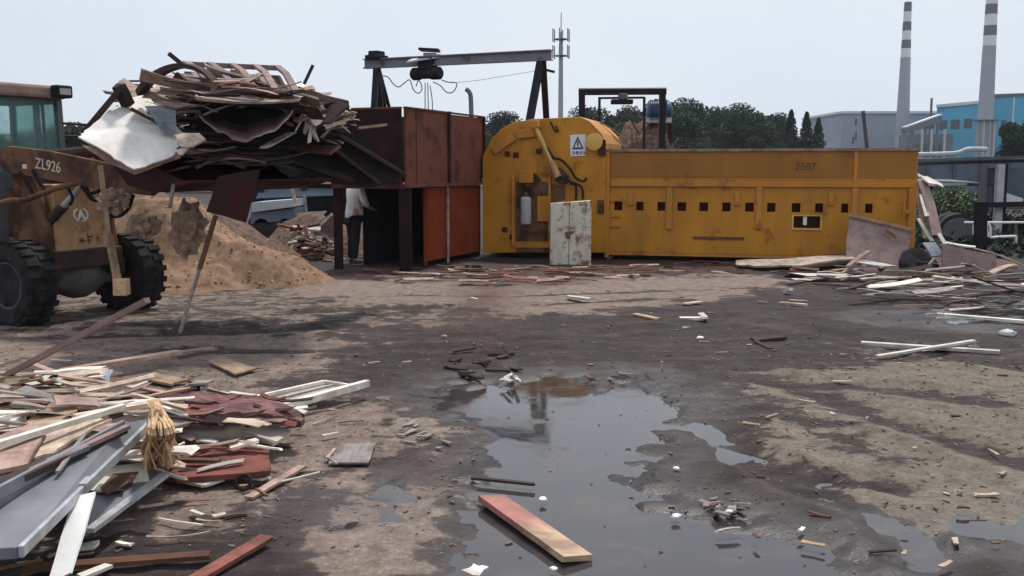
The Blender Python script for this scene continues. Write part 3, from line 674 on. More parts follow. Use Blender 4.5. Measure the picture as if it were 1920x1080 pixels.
m = MB(); m.prism([pa, pb, pc_+V((0,0,.02)), pd], (0,0,.03)); m.build('rain_cover', 'palegrey', ho)
m = MB(); m.prism([P(784,93,hd_-.15), P(822,95,hd_-.15), P(826,99,hd_+.2), P(790,97,hd_+.2)], (0,0,.05)); m.build('top_plate', 'black', ho)
m = MB(); m.bar(P(806,99,hd_), P(806,108,hd_), .3, .02); m.build('cover_bracket', 'palegrey', ho)
def cat(pix, d):
    pts = [P(x, y, d) for x, y in pix]; cv = []
    for i in range(len(pts)-1):
        p0, p1, p2, p3 = pts[max(i-1,0)], pts[i], pts[i+1], pts[min(i+2,len(pts)-1)]
        for k in range(6):
            t = k/6; cv.append(.5*((2*p1)+(p2-p0)*t+(2*p0-5*p1+4*p2-p3)*t*t+(3*p1-p0-3*p2+p3)*t**3))
    return cv+[pts[-1]]
for pix in ([(797,155),(797,215)], [(802,155),(803,200),(803,215)], [(806,160),(810,185),(811,215)]):
    m = MB(); m.tube(cat(pix, hd_), .011, 5); m.build('hoist_rope', 'black', ho)
for pix in ([(718,142),(728,145),(738,158),(748,163),(758,156),(768,150),(775,168),(784,175),(791,168),(789,156),(784,152),(780,162)], [(812,154),(825,160),(836,172),(846,174),(853,168),(856,156),(840,154),(828,150)]):
    m = MB(); m.tube(cat(pix, hd_), .012, 5); m.build('power_cable', 'black', ho)
m = MB(); m.tube(cat([(856,155),(900,150),(950,142),(1010,132)], 22.8), .006, 4); tag(m.build('thin_cable', 'dimgrey'), 'thin grey cable sagging from the hoist to the right gantry stand', 'cable')

# bent vent pipe behind hopper
m = MB(); m.tube(cat([(884,225),(883,190),(882,178),(878,170),(873,167)], 24), .055, 10); tag(m.build('vent_pipe', 'gantry', smooth=True), 'grey bent pipe sticking up behind the rusty hopper', 'pipe')

# dark portal frame behind the machine with a hanging floodlight
pf = thing('portal_frame', 'black square steel frame standing behind the yellow trough', 'steel frame', P(1160, 300, 25))
d = 25
for a, b, w in (((1091,300),(1091,172),.15), ((1242,300),(1242,172),.15), ((1124,300),(1124,182),.06), ((1208,300),(1208,182),.06)):
    p0, p1 = P(*a, d), P(*b, d); p0.z = 0; m = MB(); m.bar(p0, p1, w, w); m.build('post', 'black', pf)
m = MB(); m.bar(P(1085,172,d), P(1249,171,d), .16, .16); m.build('lintel', 'black', pf)
m = MB(); m.bar(P(1085,167,d), P(1249,166,d), .2, .02); m.build('lintel_cap', 'palegrey', pf)
m = MB(); m.bar(P(1125,184,d), P(1208,183,d), .05, .05); m.build('crossbar', 'black', pf)
fl = thing('floodlight', 'dark floodlight hanging under the black frame lintel', 'lamp', P(1165,190,d))
m = MB(); m.obox(P(1166,191,d-.1), (.26,0,0), (0,.15,0), (0,0,.055)); m.build('lamp_housing', 'black', fl, bevel=.02)
m = MB(); m.obox(P(1168,181,d-.1), (.11,0,0), (0,.1,0), (0,0,.07)); m.build('lamp_bracket', 'dimgrey', fl, bevel=.02)
# hay-like chip heap and blue motor behind trough
def mound(name, cx, cy, rx, ry, h, mat, label, cat_, seed, peak=1.3, n=56, rough=.12):
    m = MB(); rows = []
    for i in range(n+1):
        row = []
        for j in range(n+1):
            u, v = -1.15+2.3*i/n, -1.15+2.3*j/n; x, y = cx+rx*u, cy+ry*v
            r = math.hypot(u, v)+.25*(mnoise.noise(V((u*1.7+seed, v*1.7, seed)))); z = h*max(0, 1-r)**peak*1.25
            z = min(z, h*1.1); k = min(1, z/h*4)
            z += k*rough*h*(mnoise.fractal(V((u*4, v*4, seed)), 1.0, 2.0, 5))
            row.append((x, y, z-.04 if z > .01 else -.08))
        rows.append(row)
    vs = [p for r in rows for p in r]; fs = [(i*(n+1)+j, (i+1)*(n+1)+j, (i+1)*(n+1)+j+1, i*(n+1)+j+1) for i in range(n) for j in range(n)]
    m.add(vs, fs); return tag(m.build(name, mat, smooth=True, ang=180), label, cat_)
q = P(1180, 300, 27.5)
mound('wood_chip_heap', q.x+.45, q.y, 2.3, 2.0, 2.75, 'chipheap', 'brown heap of shredded wood behind the black frame', 'wood chips', 3.1, .8, 60, .18)
q = P(1240, 300, 28)
bmx = thing('blue_motor', 'dark blue electric motor on a post behind the black frame', 'motor', (q.x, q.y, 0))
m = MB(); c = P(1236, 207, 27); m.lathe(c-V((.32,0,0)), (1,0,0), [(.16,0),(.24,.04),(.24,.5),(.2,.62),(.1,.66)], 18); mb = m.build('motor_body', 'bluemotor', bmx, smooth=True)
m = MB(); 
for k in range(8): m.obox(c+V((-.26+.06*k,0,0)), (.006,0,0), (0,.255,0), (0,0,.255))
m.build('cooling_fins', 'bluemotor', mb)
m = MB(); m.obox(P(1236,226,27), (.3,0,0), (0,.2,0), (0,0,.07)); m.build('motor_base', 'palegrey', bmx, bevel=.02)
for x in (1222, 1256):
    p0 = P(x, 232, 27); p1 = p0.copy(); p1.z = 0; m = MB(); m.bar(p1, p0, .1, .1); m.build('motor_post', 'rustdark', bmx)
for k in range(70):
    th, rr = R.uniform(0,6.28), R.random()**.6*1.7; c = V((q.x-.4+math.cos(th)*rr, 27.5+math.sin(th)*rr*.8-.4, max(.3, 2.9*(1-rr/2.2)))); dv = V((R.gauss(0,.35), R.gauss(0,.2), R.gauss(0,.25)))
    kd = R.choice(['grey','pink','pale','brown'])
    board(c-dv, c+dv, .035, .02, kd, 'thin %s branch sticking out of the shredded wood heap' % {'pink':'pinkish'}.get(kd,kd), 'branch', 'branches on the shredded wood heap '+kd, 'loose_branch', bend=R.gauss(0,.08), rag=.3)
# white wires / straw fanned over the housing end
for k in range(9):
    a = P(1088+R.uniform(-4,4), 222+k*1.0, 20.6+R.random()*.4); b = P(1128+R.uniform(0,46), 262+R.uniform(-6,18), 21+R.random()*.6); c = a.lerp(b, .5)+V((0,0,.12))
    m = MB(); m.tube([a, a.lerp(b,.25)+V((0,0,.08)), c, a.lerp(b,.75)+V((0,0,.08)), b], .016, 4)
    tag(m.build('loose_strand', R.choice(['pale','tan','pink'])), 'pale loose strand of wood draped over the yellow housing shoulder', 'wood strand', 'strands over the housing shoulder')

# ------------------------------------------------------------------ wheel loader feeding the hopper
LO = V((-5.25, 12.15, 0)); hd = V((.866, -.5, 0)); lt = V((.5, .866, 0)); UP = V((0,0,1))
def lp(f, s, z): return LO+hd*f+lt*s+UP*z          # f forward, s to its far side
def lbox(m, f0, f1, s0, s1, z0, z1): return m.obox(lp((f0+f1)/2, (s0+s1)/2, (z0+z1)/2), hd*(f1-f0)/2, lt*(s1-s0)/2, UP*(z1-z0)/2)
ld = thing('wheel_loader', 'worn tan wheel loader lifting a bucket heaped with scrap wood', 'wheel loader', LO)
def wheel(f, s, r=.5, w=.36):
    c = lp(f, s, r-.03); sg = 1 if s > 0 else -1; ax = lt
    m = MB(); m.lathe(c, ax, [(r*.52,-w*.42),(r*.62,-w*.5),(r*.86,-w*.5),(r*.95,-w*.42),(r*.965,0),(r*.95,w*.42),(r*.86,w*.5),(r*.62,w*.5),(r*.52,w*.42)], 36)
    for k in range(22):
        a = 2*math.pi*k/22
        for sd_ in (-1, 1):
            aa = a+(math.pi/22 if sd_ > 0 else 0); rd = hd*math.cos(aa)+UP*math.sin(aa); tg = -hd*math.sin(aa)+UP*math.cos(aa)
            m.obox(c+rd*r*.965+ax*sd_*w*.26, rd*.018, (tg*.6+ax*sd_*.0).normalized()*.035, ax*w*.23)
    t = m.build('wheel', 'rubber', ld, smooth=True, ang=30)
    m = MB(); o = sg*w*.34
    m.lathe(c, ax*sg, [(r*.56,-w*.3),(r*.56,w*.44),(r*.5,w*.42),(r*.44,w*.2),(r*.25,w*.16),(r*.22,w*.3),(r*.12,w*.34)], 28)
    for k in range(8):
        a = 2*math.pi*k/8; m.lathe(c+(hd*math.cos(a)+UP*math.sin(a))*r*.33+ax*sg*w*.17, ax*sg, [(.02,0),(.02,.03)], 6)
    m.build('rim', 'mud', t, smooth=True, ang=30)
for f in (0, -2.15):
    for s in (-.76, .76): wheel(f, s)
for f in (0, -2.15):
    m = MB(); m.lathe(lp(f,-.62,.47), lt, [(.09,0),(.10,.25),(.20,.44),(.24,.55),(.24,.69),(.20,.80),(.10,.99),(.09,1.24)], 22); m.build('axle', 'mud', ld, smooth=True)
m = MB(); lbox(m, -.45, .28, -.46, .46, .62, .84); lbox(m, -.1, .25, -.52, -.36, .5, .7); lbox(m, -.1, .25, .36, .52, .5, .7); m.build('front_frame', 'loaderdark', ld, bevel=.015)
# front tower plate: tapered, leaning, with a painted mark
m = MB(); tp = [lp(.22,-.40,.82), lp(.22,.40,.82), lp(.10,.34,1.60), lp(.10,-.34,1.60)]
m.prism(tp, -hd*.34); m.build('front_plate', 'loader', ld, bevel=.02)
pn = (tp[1]-tp[0]).cross(tp[3]-tp[0]).normalized(); pn = pn if pn.dot(hd) > 0 else -pn
px_ = (tp[1]-tp[0]).normalized(); py_ = pn.cross(px_)
pc0 = (tp[0]+tp[1])/2+pn*.004
m = MB(); c = pc0+py_*.42-px_*.02
ringp = lambda r, a: c+px_*r*math.cos(a)+py_*r*.8*math.sin(a)
for k in range(16):
    if k in (3, 4, 11): continue
    a0, a1 = 2*math.pi*k/16, 2*math.pi*(k+1)/16; m.prism([ringp(.085,a0), ringp(.085,a1), ringp(.105,a1), ringp(.105,a0)], pn*.004)
m.prism([c+px_*.0+py_*.07, c-px_*.05-py_*.05, c-px_*.02-py_*.05, c+px_*.02+py_*.03], pn*.005); m.prism([c+px_*.02+py_*.03, c+px_*.06-py_*.05, c+px_*.03-py_*.055, c+px_*.0], pn*.005)
m.build('emblem', 'whiteplain', ld)
m = MB()
for q in range(2):
    for k in range(5):
        x, y = -.11+.13*q+R.uniform(0,.07), .13+R.uniform(-.035,.035); a = R.choice([0, 0, math.pi/2]); p = pc0+px_*x+py_*y+pn*.003
        m.obox(p, (px_*math.cos(a)+py_*math.sin(a))*.03, (py_*math.cos(a)-px_*math.sin(a))*.006, pn*.002)
m.build('faded_stencil', 'letterdark', ld)
for s in (-.44, .44):
    m = MB(); m.prism([lp(.2,s-.03,.82), lp(-.5,s-.03,.82), lp(-.45,s-.03,1.95), lp(-.2,s-.03,1.98), lp(.12,s-.03,1.3)], lt*.06); m.build('tower_plate', 'loaderbrown', ld, bevel=.01)
# boom arms
arms = []
for s in (-.56, .56):
    prof = [(-.5,1.98),(-.3,2.04),(.4,1.98),(1.2,1.87),(2.1,1.72),(2.2,1.6),(2.05,1.5),(1.2,1.56),(.35,1.66),(-.35,1.74),(-.5,1.82)]
    m = MB(); m.prism([lp(f, s-.035, z) for f, z in prof], lt*.07); arms.append(m.build('boom_arm', 'loaderbrown', ld, bevel=.01))
sl_ = V(hd*1.0+UP*-.13).normalized()
text_part('ZL926', 'boom_lettering', 'letter', lp(.18,-.60,1.79), sl_, -lt, .17, arms[0], .003)
m = MB(); lbox(m, -.05, .03, -.600, -.597, 1.78, 1.83); m.build('boom_lettering', 'letter', arms[0])
m = MB(); m.tube([lp(1.4,-.56,1.66), lp(1.4,.56,1.66)], .07, 12); m.build('boom_crossbar', 'loaderbrown', ld, smooth=True)
# lift and tilt cylinders, hoses
for s in (-.38, .38):
    m = MB(); m.tube([lp(-.1,s,1.05), lp(.35,s,1.36)], .06, 10); lc = m.build('lift_cylinder', 'loaderdark', ld, smooth=True)
    m = MB(); m.tube([lp(.35,s,1.36), lp(.8,s,1.66)], .035, 10); m.build('piston_rod', 'palegrey', lc, smooth=True)
m = MB(); m.tube([lp(-.25,0,1.95), lp(.7,0,2.0)], .07, 10); m.build('tilt_cylinder', 'loaderdark', ld, smooth=True)
def catp(pts, n=6):
    pts = [V(p) for p in pts]; cv = []
    for i in range(len(pts)-1):
        p0, p1, p2, p3 = pts[max(i-1,0)], pts[i], pts[i+1], pts[min(i+2,len(pts)-1)]
        for k in range(n):
            t = k/n; cv.append(.5*((2*p1)+(p2-p0)*t+(2*p0-5*p1+4*p2-p3)*t*t+(3*p1-p0-3*p2+p3)*t**3))
    return cv+[pts[-1]]
def pxc(pix, d): return catp([P(x, y, d) for x, y in pix])
for pix, d, r in (([(150,345),(165,362),(180,360),(196,352),(210,344)], 11.3, .02), ([(186,345),(190,378),(205,402),(222,405),(240,392),(250,365)], 11.2, .022), ([(160,352),(172,372),(190,374)], 11.4, .03), ([(60,318),(75,345),(95,362)], 11.5, .02), ([(36,322),(50,340),(62,366)], 11.5, .02), ([(128,352),(136,372),(130,385)], 11.4, .018)):
    m = MB(); m.tube(pxc(pix, d), r, 7); m.build('hydraulic_hose', 'black', ld, smooth=True)
m = MB(); m.tube(pxc([(-40,392),(20,376),(45,376),(100,355),(150,342)], 11.2), .03, 8); m.build('grab_pipe', 'loaderbrown', ld, smooth=True)
# bucket: curved back, floor, cheeks and cutting lip, tipped up, mouth to the right
bp = [(3.0,1.62),(2.55,1.55),(2.2,1.62),(2.0,1.80),(1.95,1.95),(1.98,2.08),(2.04,2.16)]
for nm, s0, s1 in (('bucket_shell', -1.0, 1.0),):
    m = MB(); inner = [(3.0,1.655),(2.56,1.59),(2.225,1.655),(2.04,1.82),(1.99,1.95),(2.02,2.06),(2.07,2.14)]
    for i in range(len(bp)-1):
        m.prism([lp(bp[i][0],s0,bp[i][1]), lp(bp[i+1][0],s0,bp[i+1][1]), lp(inner[i+1][0],s0,inner[i+1][1]), lp(inner[i][0],s0,inner[i][1])], lt*(s1-s0))
    bk = m.build('bucket', 'bucket', ld)
for s in (-1.0, .97):
    m = MB(); m.prism([lp(f, s, z) for f, z in [(3.0,1.66)]+[(q[0]+.03,q[1]+.03) for q in bp[1:-1]]+[(2.25,1.95),(2.8,1.72)]], lt*.03); m.build('cheek_plate', 'bucket', bk)
m = MB(); m.prism([lp(2.92,-1.03,1.60), lp(3.14,-1.03,1.655), lp(3.14,-1.03,1.675), lp(2.92,-1.03,1.655)], lt*2.06); m.build('cutting_edge', 'bucket', bk)
for s in (-.5, .5):
    m = MB(); m.prism([lp(2.0,s-.03,1.6), lp(2.2,s-.03,1.55), lp(1.98,s-.03,1.95), lp(1.8,s-.03,1.9)], lt*.06); m.build('bucket_bracket', 'loaderdark', bk)
# rear frame, hood, cab
m = MB(); lbox(m, -2.9, -.55, -.45, .45, .55, .95); m.build('rear_frame', 'loaderdark', ld, bevel=.02)
m = MB(); m.prism([lp(f,-.55,z) for f, z in [(-1.95,.9),(-3.0,.9),(-3.05,1.6),(-2.9,1.75),(-1.95,1.85)]], lt*1.1); m.build('engine_hood', 'loader', ld, bevel=.04)
m = MB(); m.lathe(lp(-3.3,0,.55), lt, [(.01,-.45),(.2,-.45),(.2,.45),(.01,.45)], 14); m.build('counterweight', 'loaderdark', ld, smooth=True)
for s in (-.76, .76):
    m = MB(); m.prism([lp(f, s-.22, z) for f, z in [(-1.45,.95),(-1.5,1.1),(-1.75,1.18),(-2.5,1.18),(-2.75,1.05),(-2.7,1.02),(-2.48,1.14),(-1.77,1.14),(-1.54,1.07)]], lt*.44); m.build('mudguard', 'loaderdark', ld)
m = MB(); lbox(m, -1.95, -1.0, -.62, .62, .95, 1.55); m.build('cab_base', 'loaderbrown', ld, bevel=.03)
cabp = thing  # noqa
C0, C1, CS, CZ0, CZ1 = -2.0, -1.02, .64, 1.55, 2.66
posts = []
for f, s in ((C1,CS),(C1,-CS),(C0,CS),(C0,-CS),(-1.5,-CS),(-1.5,CS)):
    w = .07 if f != C1 else .085
    m = MB(); m.bar(lp(f,s,CZ0), lp(f-(.05 if f == C1 else 0),s,CZ1), w, w, up=hd); m.build('cab_post', 'cab', ld, bevel=.01)
m = MB(); m.bar(lp(C1,CS-.22,CZ0), lp(C1-.05,CS-.22,CZ1), .03, .03, up=hd); m.build('cab_post', 'cab', ld)
m = MB(); lbox(m, C1-.03, C1+.03, -CS, CS, CZ0-.02, CZ0+.18); lbox(m, C0-.03, C0+.03, -CS, CS, CZ0-.02, CZ0+.25); m.build('cab_sill', 'cab', ld)
m = MB(); m.prism([lp(C1+.005,-CS+.05,CZ0+.18), lp(C1+.005,CS-.05,CZ0+.18), lp(C1-.04,CS-.05,CZ1), lp(C1-.04,-CS+.05,CZ1)], -hd*.008); m.build('windscreen', 'glass', ld)
for s in (-CS, CS):
    m = MB(); m.prism([lp(C0+.04,s,CZ0+.1), lp(C1-.05,s,CZ0+.1), lp(C1-.08,s,CZ1), lp(C0+.04,s,CZ1)], lt*.008); m.build('side_window', 'glass', ld)
m = MB(); lbox(m, C0-.08, C1+.05, -CS-.09, CS+.09, CZ1+.004, CZ1+.17); m.build('cab_roof', 'cabroof', ld, bevel=.04)
m = MB(); lbox(m, C0-.0, C1-.05, -CS+.02, CS-.02, CZ1-.06, CZ1-.002); m.build('cab_headliner', 'black', ld)
for s in (CS-.05, -CS+.05):
    m = MB(); lbox(m, C1+.06, C1+.20, s-.13, s+.11, CZ1+.01, CZ1+.17); rl = m.build('roof_lamp', 'black', ld, bevel=.025)
    m = MB(); lbox(m, C1+.202, C1+.21, s-.09, s+.07, CZ1+.05, CZ1+.13); m.build('lens', 'lens', rl)
m = MB(); lbox(m, -1.75, -1.35, -.25, .25, 1.5, 1.68); lbox(m, -1.82, -1.7, -.25, .25, 1.6, 2.25); lbox(m, -1.8, -1.72, -.14, .14, 2.25, 2.45); m.build('driver_seat', 'cab', ld, bevel=.04)
m = MB(); m.tube([lp(-1.25,0,1.5), lp(-1.3,0,1.95)], .04, 8); st = m.build('steering_column', 'black', ld)
m = MB(); cc = lp(-1.3,0,1.97); m.tube([cc+(hd*math.cos(a)+lt*math.sin(a))*.19+UP*.06*math.cos(a) for a in [2*math.pi*k/20 for k in range(21)]], .018, 6); m.build('steering_wheel', 'black', st, smooth=True)
mr = MB(); mr.tube([lp(C1,CS+.02,2.36), lp(C1+.15,CS+.55,2.34)], .016, 6); mr.tube([lp(C1,CS+.02,2.2), lp(C1+.15,CS+.55,2.2)], .012, 6); mr.tube([lp(C1+.08,CS+.3,2.35), lp(C1+.08,CS+.3,2.2)], .012, 6); mr.tube([lp(C1+.15,CS+.55,2.36), lp(C1+.17,CS+.6,2.3), lp(C1+.17,CS+.6,2.08)], .02, 6)
mb_ = mr.build('mirror_bracket', 'black', ld)
m = MB(); m.obox(lp(C1+.17,CS+.56,2.1), hd*.025, lt*.09, UP*.13); m.build('mirror', 'black', mb_, bevel=.015)
m = MB(); lbox(m, -.55, -.9, .35, .75, 1.6, 1.75); m.tube([lp(-.75,.5,1.0), lp(-.75,.5,1.7)], .05, 8); m.build('front_lamp_stand', 'loaderdark', ld, bevel=.02)
m = MB(); lbox(m, -.58, -.52, -.62, -.5, .6, 1.6); m.build('steps', 'dimgrey', ld)

# ------------------------------------------------------------------ the load in the bucket: every board a thing
GL = 'scrap boards heaped in the loader bucket'
TOP = [(150,268),(200,205),(225,195),(262,172),(300,150),(345,135),(520,138),(560,160),(600,180),(640,198),(660,212)]
BOT = [(150,278),(200,300),(262,318),(340,312),(420,300),(520,285),(600,262),(640,245),(660,232)]
def lin(tab, x):
    for (a, b), (c, e) in zip(tab[:-1], tab[1:]):
        if a <= x <= c: return b+(e-b)*(x-a)/(c-a)
    return tab[0][1] if x < tab[0][0] else tab[-1][1]
LAB = {'pale':'pale splintered board in the heap carried by the loader bucket','pink':'pinkish brown board in the heap carried by the loader bucket','dark':'dark board in the heap carried by the loader bucket','grey':'grey weathered board in the heap carried by the loader bucket','brown':'brown board in the heap carried by the loader bucket','cream':'cream faced board in the heap carried by the loader bucket','tan':'tan board in the heap carried by the loader bucket'}
for k in range(240):
    cx_ = R.uniform(215, 620); t_, b_ = lin(TOP, cx_), lin(BOT, cx_); u = R.random(); y = t_+10+(b_-t_-14)*u
    d = 10.9+R.uniform(-.75, .75)+(cx_-420)*.0018
    L = R.uniform(45, 130) if cx_ < 540 else R.uniform(30, 60); sl2 = R.gauss(.05, .12)+(cx_-420)*.0006
    if 372 < cx_ < 560 and 196 < y < 285: d += 1.0
    if cx_ < 350: d = 11.6+R.uniform(-.1,.5)
    x0, x1 = max(185 if y < 190 else 225, cx_-L), min(655, cx_+L*R.uniform(.8,1.1)); dd = R.uniform(-.25,.25)
    p0, p1 = P(x0, y-sl2*L, d-dd), P(x1, y+sl2*L, d+dd)
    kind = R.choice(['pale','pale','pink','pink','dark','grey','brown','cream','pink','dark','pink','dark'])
    if u > .55 and R.random() < .75: kind = 'dark'  # lower boards picked dark: the underside's shade goes into their colour
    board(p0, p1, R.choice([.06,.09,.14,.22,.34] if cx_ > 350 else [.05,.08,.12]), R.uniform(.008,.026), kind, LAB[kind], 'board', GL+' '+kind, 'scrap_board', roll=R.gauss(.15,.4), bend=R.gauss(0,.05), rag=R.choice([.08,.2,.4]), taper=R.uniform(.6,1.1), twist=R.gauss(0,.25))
# right hand splinters
for k in range(95):
    x0 = R.uniform(520, 605); y0 = lin(TOP, x0)+R.uniform(15, 75); x1 = x0+R.uniform(40, 95); x1 = min(x1, 668)
    yt = lin(TOP, min(x1,660)); y1 = min(max(yt+R.uniform(-8, 26), y0-30), y0+40); d = 11.2+R.uniform(-.5,.5)
    kind = R.choice(['pale','pink','dark','cream','brown','pale'])
    board(P(x0,y0,d), P(x1,y1,d+R.uniform(-.1,.3)), R.choice([.025,.04,.07]), R.uniform(.01,.02), kind, LAB[kind].replace('board','splinter').replace('splintered','broken'), 'splinter', 'splinters at the right end of the bucket load '+kind, 'wood_splinter', roll=R.uniform(-.6,.6), bend=R.gauss(0,.04), rag=.5, taper=R.uniform(.3,.9))
# named pieces of the load
d = 10.0
plate([P(158,262,d-.1), P(190,232,d+.1), P(240,192,d+.5), P(276,178,d+.8), P(302,225,d+.6), P(345,268,d+.2), P(325,298,d-.15), P(252,322,d-.45), P(205,302,d-.4), P(148,274,d-.3)], .015, 'whitesheet', 'large bright white sheet sagging at the left end of the bucket load', 'sheet', name='white_sheet', sub=4, rag=.012, bow=.1)
plate([P(152,270,d-.12), P(205,297,d-.22), P(254,320,d-.28), P(340,288,d-.1), P(338,294,d-.1), P(252,328,d-.3), P(196,302,d-.24)], .02, 'pink', 'torn pinkish edge strip under the white sheet in the load', 'strip', name='torn_strip', sub=3, rag=.01)
board(P(158,248,d+.1), P(228,164,d+.2), .10, .05, 'dark', 'dark grey slat leaning along the white sheet at the far left of the load', name='dark_lath', rag=.2)
board(P(222,160,d+.2), P(240,196,d+.3), .12, .08, 'dark', 'short dark block atop the leaning slat at the left of the load', 'block', name='dark_block', rag=.15)
plate([P(272,198,d-.05), P(328,200,d+.05), P(330,248,d), P(314,254,d), P(298,240,d-.05)], .012, 'bluegrey', 'blue grey square sheet facing out of the load beside the white sheet', 'sheet', name='grey_sheet', sub=2, rag=.006)
# bent dark strip arching over the left of the heap
am = MB(); pth = [(264,172),(280,150),(305,132),(335,122),(362,124),(385,134),(402,150)]
rows = [[], []]
for p in pxc(pth, d+.35): rows[0].append(p+V((0,-.16,.0))); rows[1].append(p+V((-.02,.16,.03)))
am.slab(rows, (0.02, 0, -.05)); tag(am.build('bent_strip', 'dark'), 'dark strip bent in an arch over the left of the bucket load', 'strip')
board(P(316,100,d+.2), P(343,122,d+.3), .035, .035, 'dark', 'short dark stick poking up left on top of the load', 'stick', name='stick', rag=.1)
board(P(570,158,d+1.2), P(587,122,d+1.2), .03, .03, 'dark', 'dark stick poking up at the right side of the load', 'stick', name='stick', rag=.1)
# ladder-like crate frame lying on top
cf = thing('crate_frame', 'slatted wooden crate frame lying on top of the bucket load', 'crate frame', P(440,150,11))
fa, fb, fc, fe = P(345,120,11.5), P(525,128,11.7), P(560,176,10.4), P(395,168,10.2)
for a, b, w in ((fa,fb,.09),(fe,fc,.06)):
    m = MB(); m.bar(a, b, w, .05); m.build('rail', 'mauve', cf)
for u in (0.02,.27,.5,.74,.97):
    m = MB(); a, b = fa.lerp(fb,u)+V((0,0,.02)), fe.lerp(fc,u)+V((0,0,.02)); mm_ = a.lerp(b,.5)+V((0,0,.05)); m.bar(a, mm_, .07, .03); m.bar(mm_, b, .07, .03); m.build('slat', 'mauve', cf)
m = MB(); m.prism([fa-V((0,0,.1)), fb-V((0,0,.1)), fc.lerp(fb,.5)-V((0,0,.14)), fe.lerp(fa,.5)-V((0,0,.14))], (0,0,.02)); m.build('back_board', 'dark', cf)
# two long lit boards in front of the frame
board(P(372,176,10.1), P(560,184,10.4), .22, .02, 'mauve', 'long pale board across the front of the load, upper of two', name='long_board', roll=.35, bend=-.02, rag=.06)
board(P(366,186,9.95), P(560,189,10.25), .2, .02, 'pale', 'long cream edged board across the front of the load, lower of two', name='long_board', roll=.25, bend=-.03, rag=.05)
board(P(300,172,10.3), P(390,186,10.1), .12, .015, 'pink', 'pale board slanting down behind the white sheet in the load', name='long_board', roll=.3, rag=.15)
# black sheet put in as the hollow's shade, and the sagging sheet under it
plate([P(380,200,10.7), P(560,205,10.8), P(575,250,10.9), P(520,300,10.9), P(400,300,10.7), P(360,250,10.7)], .03, 'black', 'black sheet put in as the shade inside the hollow of the load', 'sheet', name='hollow_shade_sheet', sub=2, rag=.02)
sm = MB(); rows = []
for i in range(9):
    u = i/8; row = []
    for j in range(21):
        w_ = j/20; x = 374+w_*175; ed = 218+ (1-(1-2*w_)**2)*46+2.5*math.sin(w_*17)+1.5*math.sin(w_*41) - 10*max(0,w_-.5)
        y = ed-(1-u)*(1-(1-2*w_)**2*.6)*30; row.append(P(x, y+(0 if u < 1 else R.uniform(-1.5,1.5)), 10.75-.9*u**1.3))
    rows.append(row)
sm.slab(rows, (0, .02, .012)); tag(sm.build('sagging_sheet', 'mauve', smooth=True, ang=60), 'curved torn pinkish sheet sagging below the dark hollow of the load', 'sheet')
board(P(496,276,9.9), P(548,248,10.3), .10, .015, 'grey', 'narrow grey strip rising to the right under the sagging sheet', 'strip', name='grey_strip', rag=.2)
plate([P(330,254,9.8), P(372,248,9.8), P(388,262,9.7), P(352,276,9.7), P(332,268,9.7)], .02, 'pale', 'crumpled pale scrap under the grey sheet of the load', 'scrap', name='pale_scrap', sub=3, rag=.02)
plate([P(330,284,9.75), P(350,264,9.75), P(362,268,9.7), P(340,292,9.7)], .02, 'cream', 'small cream scrap hanging below the middle of the load', 'scrap', name='pale_scrap', sub=2, rag=.015)
for k in range(26):
    a = P(R.uniform(545,590), R.uniform(185,240), 10.5); b = a+V((R.uniform(-.12,.25), R.uniform(-.1,.1), R.uniform(-.22,.1))); kind = R.choice(['pale','cream','pink','tan'])
    board(a, b, R.uniform(.02,.05), .012, kind, 'small %s chip in the tangled right side of the load' % kind, 'chip', 'small chips tangled in the load '+kind, 'wood_chip', roll=R.uniform(-1,1), rag=.5)
plate([P(582,222,10.3), P(642,206,10.6), P(646,214,10.6), P(590,236,10.3)], .02, 'cream', 'white board end jutting out right of the load', 'board', name='board_end', sub=2, rag=.01)
plate([P(606,232,10.3), P(650,222,10.5), P(648,232,10.5), P(612,242,10.3)], .02, 'pale', 'pale broken board end below the white one at the right', 'board', name='board_end', sub=2, rag=.012)
board(P(672,240,12.0), P(724,234,12.2), .05, .03, 'tan', 'tan lath falling towards the hopper front', 'lath', name='falling_lath', rag=.05)
# underside of the load: dark planks between bucket and hopper
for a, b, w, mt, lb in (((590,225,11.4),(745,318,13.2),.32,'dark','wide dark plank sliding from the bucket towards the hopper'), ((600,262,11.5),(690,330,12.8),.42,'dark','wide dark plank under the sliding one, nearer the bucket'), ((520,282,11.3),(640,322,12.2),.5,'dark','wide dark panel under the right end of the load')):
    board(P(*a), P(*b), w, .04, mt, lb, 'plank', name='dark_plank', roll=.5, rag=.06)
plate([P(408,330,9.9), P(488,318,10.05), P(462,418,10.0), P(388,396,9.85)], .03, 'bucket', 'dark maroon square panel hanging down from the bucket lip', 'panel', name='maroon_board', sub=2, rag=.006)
plate([P(505,268,11.0), P(600,240,11.6), P(650,236,12.0), P(748,318,13.2), P(742,338,13.2), P(640,352,12.3), P(540,330,11.2), P(496,300,10.9)], .04, 'black', 'black sheet added as the shade between load and hopper', 'sheet', name='gap_shade_sheet', sub=2, rag=.04)  # added black sheet, stands for the shade between load and hopper
